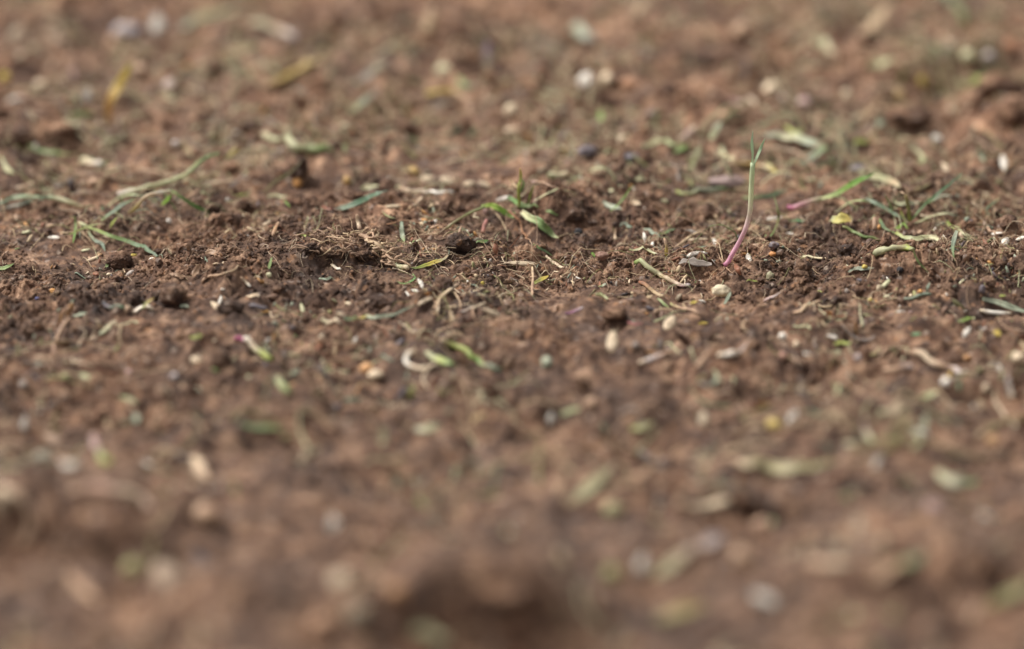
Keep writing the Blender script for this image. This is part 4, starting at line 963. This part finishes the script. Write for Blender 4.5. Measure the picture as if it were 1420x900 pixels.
far_items(seed, [
 ("long white seed standing beside the lilac-white stone", 217,33,36,85,'white',.5), ("white seed standing left of the amber blade", 122,134,28,85,'white',.6),
 ("white slanted seed at the upper left", 21,138,30,20,'white',.42), ("pinkish standing seed above the white standing seed, left", 103,103,28,-75,'pink',.55),
 ("pinkish seed at the top left corner", 28,80,22,40,'cream',.6), ("tan standing seed near the green speck, upper left", 76,58,28,80,'tan',.5),
 ("cream seed in the far left corner soil", 24,45,26,70,'cream',.55), ("pale seed right of the white slanted seed", 45,160,26,-50,'cream',.45),
 ("white-green seed in the upper left middle", 415,130,30,25,(.52,.5,.38),.5), ("cream seed at the far upper right of the tall seedling", 1030,147,18,-20,'cream',.7),
 ("pinkish long seed below the far cream stone", 1035,139,45,-12,'tan',.2), ("white seed standing beyond the green speck, far right", 1350,182,22,80,'cream',.5)])
far_items(blade, [
 ("pale green blade blurred at the upper left", [(252,44),(265,33,5),(285,24,8),(310,17,8),(332,15,5)], 19, ['mint','palegreen','pale','palegreen']),
 ("buff blade below the pale green one, upper left", [(306,88),(325,76,5),(345,66,8),(365,62,8)], 20, ['straw','straw','pale']),
 ("grey-green blade slanting behind the amber straw", [(484,161),(497,147,6),(515,133,10),(530,118,14)], 14, ['palegreen','mint','grey']),
 ("grey-green blade above the slanting grey-green one", [(490,120),(512,106,5),(535,90,9)], 15, ['mint','grey','palegreen']),
 ("hooped tan straw standing above a dark gap", [(590,138),(598,130,6),(612,126,9),(628,126,10),(642,134,9),(650,146,5),(652,158)], 14, ['yellow','amber','tan','tan',(.4,.26,.2)]),
 ("grey-green stalk standing left of the dark hole", [(675,104),(675,85,16),(677,55,40)], 16, ['mint','grey','purple']),
 ("dark green blade at the foot of the grey-green stalk", [(635,112),(648,120,4),(660,124)], 12, ['green','dgreen']),
 ("lime blade standing below the touching white stones", [(832,172),(833,160,8),(831,148,16)], 11, ['green',(.2,.4,.08),'green']),
 ("mint blade far behind the upper middle", [(790,50),(808,56,5),(830,66)], 24, ['mint','mint','grey']),
 ("green blade in dark crumbs at the upper right", [(1318,128),(1334,122,5),(1352,112,9),(1372,103,12)], 14, ['pale','lime','green']),
 ("green tussock-like blade at the top right", [(1300,-4),(1318,6,6),(1335,18,6),(1338,38)], 18, ['mint','green','dgreen']),
 ("second green tussock-like blade beside the first, top right", [(1322,2),(1334,22,5),(1336,44)], 14, ['palegreen','dgreen','green']),
 ("pale green blade left of the yellow blurred grain", [(1128,60),(1145,66,5),(1162,82)], 16, ['palegreen','pale','tan']),
 ("buff green blade left of the tan grain, upper right", [(1205,100),(1220,92,5),(1240,80,8)], 17, ['palegreen','pale','palegreen']),
 ("green blade lying left of the mint stem piece", [(890,207),(910,198,4),(930,200,6),(948,203)], 12, ['palegreen','pale','green']),
 ("green grass blade at the left of the pinkish stick", [(935,216),(945,208,5),(955,205,6)], 11, ['green','green']),
 ("pale blade right of the pinkish stick", [(985,198),(992,182,12),(1000,168,20)], 14, ['palegreen','mint']),
 ("pale blade lying left of the yellow straw", [(1000,208),(1006,220,2),(1018,229)], 11, ['pale','pale']),
 ("mint blade crossing right of the tall seedling's fork", [(1062,196),(1085,190,6),(1110,194,8),(1140,203,6),(1150,214)], 14, ['mint','pale','mint','palegreen']),
 ("lime blade behind the mint crossing blade", [(1090,180),(1105,184,4),(1118,180,5)], 12, ['lime','olive']),
 ("green blade at the left edge above the olive blade", [(40,205),(70,212,3),(100,216,3)], 9, ['green','green']),
 ("dull green blade behind the tall amber blade", [(95,165),(115,160,3),(135,162)], 10, ['green','olive']),
 ("yellow-green blade tip behind the thick green shoot", [(312,224),(322,212,8),(330,205,12)], 9, ['olive','yellow'])])
far_items(straw, [
 ("amber straw lying blurred, upper left of centre", [(366,126),(385,115,4),(405,103,6),(425,93,6),(445,82,5)], 17, ['tan','amber',(.6,.45,.2),(.6,.45,.2),'straw']),
 ("pale straw lying left above the amber straw", [(350,44),(370,40,4),(390,46,4),(410,60)], 18, ['pale','cream','lilac']),
 ("broad cream straw standing at the top middle", [(592,52),(596,30,14),(604,8,30)], 22, ['straw','straw','tan']),
 ("tan straw slanting at the top right of centre", [(872,38),(884,20,10),(896,2,20)], 20, ['tan','straw']),
 ("orange-tan root-like straw left of the cream lump", [(700,186),(716,180,5),(728,186,6),(735,203)], 12, ['cream','tan','orange']),
 ("broad buff straw at the top, right part", [(1195,56),(1212,36,8),(1236,8,18)], 24, ['tan','straw','tan']),
 ("pinkish straw lying beyond the tall seedling", [(980,134),(1000,137,4),(1020,142,4),(1048,149)], 12, ['tan','pink','cream']),
 ("tan standing husk strip at the upper right", [(1318,68),(1312,52,8),(1308,32,20)], 17, ['lilac','tan','tan']),
 ("pale yellowish straw under the olive stalk's top", [(365,190),(375,192,3),(390,196,4)], 12, ['pale','palegreen'])])
far_items(clod, [
 ("dark clod at the upper right under green blades", 1385,120,26,20), ("large crumbly clod at the right edge, upper part", 1412,150,26,22), ("brown clod left of the white standing seed, upper left", 80,180,22,12),
 ("brown clod above the cream forked husks, upper left", 30,190,20,12), ("brown blurred clod by the dark hole, upper middle", 650,75,20,12), ("clod with a dark foot beside the hooped straw", 565,178,16,10),
 ("clod behind the green blade, upper right", 1260,160,30,14), ("far clod at the top left of centre", 450,30,34,14), ("far clod at the top right of the mint blade", 1000,80,34,12)])

# ================================================================== close blurred part, bottom of the picture
far_items(seed, [
 ("tan lump-like seed at the left front, below the tall white seed", 72,609,34,-30,'tan',.55), ("white seed blurred left of the pink and yellow shoot", 96,646,26,80,'white',.62),
 ("white seed alone, left of the bottom middle", 463,727,34,-80,'white',.7), ("big tan seed standing in the bottom left", 229,797,50,-68,(.52,.38,.26),.5),
 ("cream seed at the very left of the bottom hump", 3,700,36,80,'cream',.7), ("big white seed at the bottom, right of the middle", 890,783,38,80,'white',.8),
 ("big white seed at the bottom right", 1061,831,50,-25,'white',.62), ("white tilted seed at the far right bottom", 1368,718,30,-35,'white',.72),
 ("cream seed below the white seed alone", 474,803,36,80,'cream',.6), ("yellow seed at the middle, above the pale straw", 664,579,26,30,(.6,.42,.18),.6),
 ("white seed above the lime scrap, bottom right of centre", 898,633,34,-40,'grey',.4), ("white and lilac seed blurred right of centre", 1099,578,28,60,'white',.45),
 ("cream seed standing left of the tan flat straw, bottom", 1190,728,34,85,'cream',.55), ("tan slanted seed at the bottom right corner", 1352,853,50,68,'tan',.45),
 ("pinkish seed at the right, under the mint scrap", 1296,703,28,60,'pink',.6), ])
far_items(pebble, [
 ("olive disc-like pebble at the left bottom", 184,787,18,18,'olive'), ("tan disc-like pebble at the bottom, left of the middle", 445,870,24,22,(.38,.22,.13)),
 ("olive disc-like pebble by the pale green straw", 850,706,17,14,(.3,.27,.14)), ("olive pebble left of the big white bottom seed", 848,795,17,15,'olive'),
 ("tan disc-like pebble right of the big white bottom seed", 1029,771,19,19,'tan'), ("tan stone in the front right, over the tan disc", 1055,731,18,17,(.42,.26,.17)),
 ("yellow pebble left of the white and lilac seed", 1072,588,14,11,(.45,.33,.1)), ("grey-green pebble beside the white seed of the left front", 60,633,18,10,(.22,.2,.15)),
 ("orange pebble on the hump at the bottom middle", 548,824,18,12,(.42,.22,.10)), ("tan pebble blurred left of the bottom middle", 285,713,20,18,'tan'),
 ("grey pebble at the bottom edge, left", 497,852,20,20,(.27,.22,.15)), ("orange-tan pebble at the right under the lilac seed", 1376,610,12,11,(.45,.27,.13))])
far_items(blade, [
 ("broad pale green blade lying at the bottom middle", [(782,706),(805,688,6),(830,666,10),(850,645,12)], 24, ['tan','pale',(.42,.37,.22),(.40,.36,.22)]),
 ("pale yellow blade at the bottom right, crossing from the white seed", [(908,806),(925,790,6),(945,772,9),(966,756,10)], 24, [(.42,.37,.21),'pale','straw','lilac']),
 ("tan-lilac blade continuing up right of the pale yellow one", [(968,768),(985,755,5),(1003,742,8)], 26, ['tan','lilac','lilac']),
 ("yellow straw-like blade at the lower edge, right", [(912,868),(932,856,5),(955,845,8),(985,838,8)], 26, [(.42,.37,.21),(.5,.42,.22),(.52,.44,.2),'straw']),
 ("broad tan-green blade lying level in the right front", [(994,645),(1030,648,5),(1065,650,6),(1100,651,6),(1130,650,5),(1158,652)], 22, ['tan','tan',(.42,.37,.21),(.42,.37,.21),'olive']),
 ("wide tan leaf rising at the bottom right", [(1205,815),(1225,798,6),(1240,785,10),(1252,775,12)], 28, ['tan',(.42,.26,.15),'tan']),
 ("olive blade at the right bottom corner", [(1372,850),(1390,835,5),(1412,818,8),(1430,808)], 24, ['olive','olive',(.42,.37,.21)]),
 ("pale green blade standing at the front, left of the middle", [(529,622),(531,605,12),(530,588,24)], 16, [(.42,.37,.22),(.40,.36,.22)]),
 ("whitish green blade lying in the front, left of the middle", [(575,600),(590,598,4),(612,596)], 18, [(.36,.34,.24),'pale',(.36,.34,.24)]),
 ("lime scrap-like blade at the front, right of the middle", [(874,600),(890,595,5),(908,590)], 14, [(.40,.42,.16),(.42,.37,.21)]),
 ("green blade at the bottom right beside the wide tan leaf", [(1250,795),(1264,782,6),(1282,765,10)], 22, ['green',(.36,.34,.24)]),
 ("mint blade blurred at the right front", [(1300,660),(1325,672,5),(1355,672)], 24, ['pale',(.36,.34,.24),'green']),
 ("cream-green blade at the bottom edge, middle", [(570,885),(595,884,6),(620,895)], 26, [(.42,.37,.21),'pale']),
 ("tan blade lying at the bottom left", [(95,800),(115,822,4),(135,845)], 26, ['tan','tan']),
 ("green blade lying behind the big hump, front left of centre", [(330,592),(358,594,4),(392,600)], 12, ['dgreen','green']),
 ("pale tan blade left of the front hollow", [(268,640),(278,655,5),(290,675)], 22, ['cream','tan'])])
t = holder("grass_shoot", (132,612), "pink shoot with a yellow-green end, blurred at the left front", "grass shoot", "torn grass shoots on the soil")
part(t, "foot", [(130,604,14),(132,616,8),(135,627,5)], 18, ['pink','pink'], 'const', 'tube')
part(t, "stem", [(134,625,5),(140,636,3),(150,648)], 17, ['pale','lime','lime'], 'stem', 'tube')
far_items(straw, [
 ("cream straw lying level at the right of the bottom middle", [(938,707),(962,706,4),(985,704,5),(1012,702)], 22, ['tan','cream','cream']),
 ("tan flat straw in the bottom right", [(1115,782),(1140,786,5),(1172,790)], 24, ['tan','tan','cream']),
 ("tan curved straw on the bottom left hump", [(100,690),(130,680,6),(165,680,9),(195,690,8),(212,712)], 20, ['tan',(.42,.25,.18),'cream',(.5,.32,.25)]),
 ("cream straw bent around at the left edge, bottom", [(-6,690),(15,684,8),(35,700,8),(45,730,5),(30,765)], 22, ['cream','tan','tan'])])
far_items(clod, [
 ("large pinkish clod with dark hollow under it, bottom middle", 705,822,44,10,SOIL_RED,.3)])

# ================================================================== what nobody could count
def in_view(x, y, m=0.02):
    d = (y - CAM[1]); return abs(x) < d * 0.125 + m
def rot_rand(n, rg):
    q = rg.normal(size=(n, 4)); q /= np.linalg.norm(q, axis=1)[:, None]; w_, x, y, z = q.T
    return np.stack([np.stack([1-2*(y*y+z*z), 2*(x*y-z*w_), 2*(x*z+y*w_)], 1), np.stack([2*(x*y+z*w_), 1-2*(x*x+z*z), 2*(y*z-x*w_)], 1), np.stack([2*(x*z-y*w_), 2*(y*z+x*w_), 1-2*(x*x+y*y)], 1)], 1)
def scatter(name, n, temps, sizes, pos, mat, rg, squash=None, cols=None, sink=0.3):
    VV = []; FF = []; CC = []; UU = []; base = 0
    Rm = rot_rand(n, rg); tid = rg.integers(0, len(temps), n)
    for k, (V, F) in enumerate(temps):
        ii = np.where(tid == k)[0]
        if not len(ii): continue
        sc = sizes[ii][:, None, None] * (np.ones((len(ii), 1, 3)) if squash is None else squash[ii][:, None, :])
        W_ = np.einsum('nij,nvj->nvi', Rm[ii], V[None] * sc)
        W_[:, :, 0] += pos[ii, 0][:, None]; W_[:, :, 1] += pos[ii, 1][:, None]
        W_[:, :, 2] += (Hgt(pos[ii, 0], pos[ii, 1]) + (0.5 - sink) * sizes[ii])[:, None]
        if pos.shape[1] > 2: W_[:, :, 2] += pos[ii, 2][:, None]
        VV.append(W_.reshape(-1, 3)); off = (np.arange(len(ii)) * len(V))[:, None, None]
        FF.append((F[None] + off + base).reshape(-1, 3)); base += len(ii) * len(V)
        if cols is not None: CC.append(np.repeat(cols[ii], len(V), 0)); UU.append(np.tile(V[:, :2], (len(ii), 1)) + np.repeat(rg.random(len(ii))[:, None] * 50, len(V), 0))
    me = mesh_np(name, np.vstack(VV), np.vstack(FF), mat, np.vstack(UU) if UU else None, np.vstack(CC) if CC else None)
    if mat is SOIL: me.polygons.foreach_set('use_smooth', np.zeros(len(me.polygons), bool))
    return link(name, me)
def crumb_positions(n, ysd, rg, pw=1.0, drift=0):
    out = []; need = n
    while need > 0:
        x = rg.uniform(-0.24, 0.24, need * 3); y = np.where(rg.random(need * 3) < ysd[2], rg.normal(ysd[0], ysd[1], need * 3), rg.uniform(-0.35, 0.35, need * 3))
        i = np.clip(np.searchsorted(xs, x), 0, nx - 1); j = np.clip(np.searchsorted(ys, y), 0, ny - 1)
        ok = (rg.random(need * 3) < rough[j, i] ** pw) & (np.abs(y) < 0.35) & (np.abs(x) < (y - CAM[1]) * 0.125 + 0.03)
        if drift: ok &= rg.random(need * 3) < sstep(-0.25, 0.55, perlin(x * 24 + 7, y * 13, 61) + 0.7 * perlin(x * 60, y * 34, 62))
        p = np.stack([x, y], 1)[ok][:need]; out.append(p); need -= len(p)
    return np.vstack(out)
def clear(p):
    i = np.clip(((p[:, 0] + 0.28) * 1000).astype(int), 0, 559); j = np.clip(((p[:, 1] + 0.40) * 1000).astype(int), 0, 799)
    return ~occ[j, i]
def clear_wide(p):
    ok = clear(p)
    for ox, oy in ((.002, 0), (-.002, 0), (0, .003), (0, .005), (.0015, .004), (-.0015, .004)): ok &= clear(p + np.array([ox, oy]))
    return ok
rg = np.random.default_rng(77)
T2 = [lumpy(2, .55, s * 7.3, 1.5, .45) for s in range(14)]
T1 = [lumpy(1, .6, s * 5.1, 1.7, .3) for s in range(10)]
T3 = [lumpy(3, .45, s * 3.7, 1.4, .5) for s in range(8)]
# crumbs gather in loose heaps, so larger ones first and smaller ones around them
pL = crumb_positions(1300, (0.0, 0.06, .35), rg, 1.8); pL = pL[clear_wide(pL)]
sL = 0.0010 + 0.0020 * rg.random(len(pL)) ** 2.6
oL = scatter("soil_crumbs", len(pL), T3, sL, pL, SOIL, rg, rg.uniform(.65, 1.2, (len(pL), 3)))
tag(oL, "larger loose brown soil crumbs strewn over the whole ground", "soil crumbs", kind="stuff")
pM = np.vstack([crumb_positions(9000, (0.0, 0.05, .6), rg, 1.2), (pL[rg.integers(0, len(pL), 7000)] + rg.normal(0, .0024, (7000, 2)))]); pM = pM[clear(pM)]
sM = 0.0004 + 0.0009 * rg.random(len(pM)) ** 2.2
oM = scatter("soil_granules", len(pM), T2, sM, pM, SOIL, rg, rg.uniform(.6, 1.2, (len(pM), 3)))
tag(oM, "small brown soil granules covering the rough ground", "soil granules", kind="stuff")
pS = crumb_positions(30000, (0.01, 0.035, .95), rg, .8); pS = pS[clear(pS) | (rg.random(len(pS)) < .3)]
sS = 0.00022 + 0.00055 * rg.random(len(pS)) ** 1.8
oS = scatter("soil_grit", len(pS), T1, sS, pS, SOIL, rg, rg.uniform(.6, 1.2, (len(pS), 3)))
tag(oS, "fine brown grit dusted between the crumbs", "soil grit", kind="stuff")
# flecks: husk bits, sand grains, char, leaf crumbs
nF = 5200; pF = crumb_positions(nF, (0.0, 0.05, .6), rg, .35, 1); pF = pF[clear(pF)]; nF = len(pF)
keys = ['tan','tan','cream','straw','tan','orange','black','slate','green','teal','tan','pale','white','grey','straw','rust','mint','olive','tan','brown','brown','brown','rust']
cF = np.array([PAL[k] for k in keys])[rg.integers(0, len(keys), nF)] * rg.uniform(.7, 1.1, (nF, 1))
sF = 0.0003 + 0.0010 * rg.random(nF) ** 2.6
qF = np.stack([rg.uniform(.8, 2.2, nF), rg.uniform(.4, .8, nF), rg.uniform(.15, .5, nF)], 1)
oF = scatter("plant_flecks", nF, T1, sF, pF, M_STONE, rg, qF, cF, sink=-.05)
tag(oF, "tiny tan, green, black and white flecks of plant litter and grit", "litter flecks", kind="stuff")
# short hair-fine rootlets and splinters, many hundred of them, as curved five-sided threads
def threads(name, n, pos, Lr, wr, palette, rise, mat, bend=1.0):
    VV = []; FF = []; CC = []; UU = []; base = 0; m = 9; k = 5
    th = np.arange(k) / k * 2 * np.pi
    for i in range(n):
        L = rg.uniform(*Lr); a = rg.uniform(0, 2 * np.pi); s = np.linspace(0, 1, m); da = rg.normal(0, 1.3 * bend); db = rg.normal(0, 1.2 * bend)
        ang = a + da * s + db * np.sin(s * 4 + i); st = L / (m - 1)
        x = pos[i, 0] + np.r_[0, np.cumsum(np.cos(ang[:-1]) * st)]; y = pos[i, 1] + np.r_[0, np.cumsum(np.sin(ang[:-1]) * st)]
        h = Hgt(x, y); r = rise * rg.random() ** 2 * L; z = np.maximum(h, np.convolve(np.pad(h, 2, 'edge'), np.ones(5) / 5, 'valid')) + 0.0002 + r * np.sin(np.pi * s ** rg.uniform(.6, 1.6)) + (r * s * rg.uniform(-.3, 1) if rise > .2 else 0)
        C = np.stack([x, y, z], 1); T = np.gradient(C, axis=0); T /= np.linalg.norm(T, axis=1)[:, None] + 1e-12
        S = np.cross(T, [0, 0.3, 1]); S /= np.linalg.norm(S, axis=1)[:, None] + 1e-9; Nn = np.cross(S, T)
        w_ = rg.uniform(*wr) * (1 - .7 * s)
        V = C[:, None] + S[:, None] * (np.cos(th)[None, :, None] * w_[:, None, None]) + Nn[:, None] * (np.sin(th)[None, :, None] * w_[:, None, None])
        VV.append(V.reshape(-1, 3)); f = []
        j = np.arange(k); j2 = (j + 1) % k
        for q in range(m - 1): f.append(np.stack([q * k + j, q * k + j2, (q + 1) * k + j2, (q + 1) * k + j], 1))
        FF.append(np.vstack(f) + base); base += m * k
        c = np.array(PAL[palette[rg.integers(0, len(palette))]]) * rg.uniform(.75, 1.15); CC.append(np.repeat(c[None], m * k, 0)); UU.append(np.stack([np.repeat(s, k), np.tile(j / k, m)], 1) + i * .37)
    return link(name, mesh_np(name, np.vstack(VV), np.vstack(FF), mat, np.vstack(UU), np.vstack(CC)))
pT = crumb_positions(1500, (0.0, 0.035, .9), rg, 1.5)
oT = threads("root_hairs", len(pT), pT, (.002, .011), (.00005, .00013), ['tan','tan','straw','brown','cream','rust'], .35, M_DRY)
tag(oT, "hair-thin tan rootlets tangled in the crumbly soil", "root hairs", kind="stuff")
pT = crumb_positions(1100, (0.0, 0.05, .8), rg, .8, 1)
oT = threads("straw_bits", len(pT), pT, (.0018, .008), (.00012, .00034), ['tan','straw','cream','olive','teal','straw','tan','brown','rust','cream'], .15, M_DRY, .25)
tag(oT, "short straw and leaf splinters strewn thinly on the soil", "litter splinters", kind="stuff")


# litter of the soft-focus areas: husk bits, broken straw and fine stems
def away_positions(n):
    p = crumb_positions(n * 3, (0.0, 0.07, 0.0), rg, .1, 1); p = p[clear(p)]; return p[np.abs(p[:, 1] - .01) > 0.05][:n]
pH = away_positions(1500); nH = len(pH)
keys = ['tan','tan','cream','straw','tan','straw','brown','brown','rust','olive','orange','slate','grey','pale','tan']
cH = np.array([PAL[k] for k in keys])[rg.integers(0, len(keys), nH)] * rg.uniform(.5, .95, (nH, 1))
sH = 0.0006 + 0.0013 * rg.random(nH) ** 2.2
oH = scatter("litter_husks", nH, T2, sH, pH, M_HUSK, rg, np.stack([rg.uniform(1.0, 2.6, nH), rg.uniform(.4, .8, nH), rg.uniform(.2, .5, nH)], 1), cH, sink=0.15)
tag(oH, "husk bits and brown litter strewn over the blurred soil before and beyond the sharp band", "litter", kind="stuff")
pT = np.vstack([away_positions(1300), away_positions(5000)]); pT = pT[(np.arange(len(pT)) < 1300) | (pT[:, 1] > 0.05)]
oT = threads("broken_straw", len(pT), pT, (.004, .015), (.00018, .0005), ['tan','straw','tan','straw','olive','palegreen','brown','rust','pale','grey','cream'], .12, M_DRY, .5)
tag(oT, "broken straw and dull dead grass tangled over the blurred soil", "broken straw", kind="stuff")
# fine stems tangled round the clumps of uprooted grass
hub = [(190,290,60,14,90),(110,318,30,10,22),(740,282,45,14,60),(1085,222,60,16,110),(1255,292,60,14,110),(1205,240,50,12,70),(500,160,80,20,70),(430,200,50,12,50),(950,200,60,14,70),
       (1330,75,60,20,60),(560,130,70,20,60),(1240,600,60,20,60),(960,335,40,10,40),(1370,215,50,16,50),(620,258,60,10,40),(350,95,80,20,50),(60,200,70,18,50),(720,330,40,10,30),(1140,205,60,14,60)]
P_ = []
for hx, hy, rx, ry, n in hub:
    for _ in range(int(n * .55)):
        g = hit(hx + rg.normal() * rx * .6, hy + rg.normal() * ry * .6); P_.append((g[0], g[1]))
P_ = np.array(P_); P_ = P_[clear(P_)]
oT = threads("fine_stems", len(P_), P_, (.006, .022), (.00010, .00028), ['palegreen','straw','straw','tan','green','pale','tan','cream'], .45, M_DRY, .22)
tag(oT, "fine dry stems and grass shreds tangled round the uprooted clumps", "grass shreds", kind="stuff")

pT = crumb_positions(1500, (0.01, 0.05, .95), rg, .3, 1)
oT = threads("litter_threads", len(pT), pT, (.003, .013), (.00009, .00022), ['tan','straw','tan','cream','straw','brown','palegreen','olive'], .3, M_ROOT, .4)
tag(oT, "thin pale root fibres and shredded straw lying all over the sharp band", "litter fibres", kind="stuff")
P_ = []
for hx, hy, rx, ry, n in [(1330,80,120,60,150),(560,130,220,60,110),(1120,185,170,35,90),(300,80,220,60,90),(1230,600,170,60,60),(850,640,260,70,40),(330,600,240,60,30),(900,60,260,50,70)]:
    for _ in range(n):
        g = hit(hx + rg.normal() * rx * .6, hy + rg.normal() * ry * .6); P_.append((g[0], g[1]))
P_ = np.array(P_); P_ = P_[clear(P_)]
oT = threads("dull_grass", len(P_), P_, (.008, .024), (.00025, .0006), ['olive','palegreen','straw','tan','tan','brown','dgreen','straw'], .3, M_DRY, .3)
tag(oT, "dull olive dead grass matted in the blurred patches", "dead grass", kind="stuff")
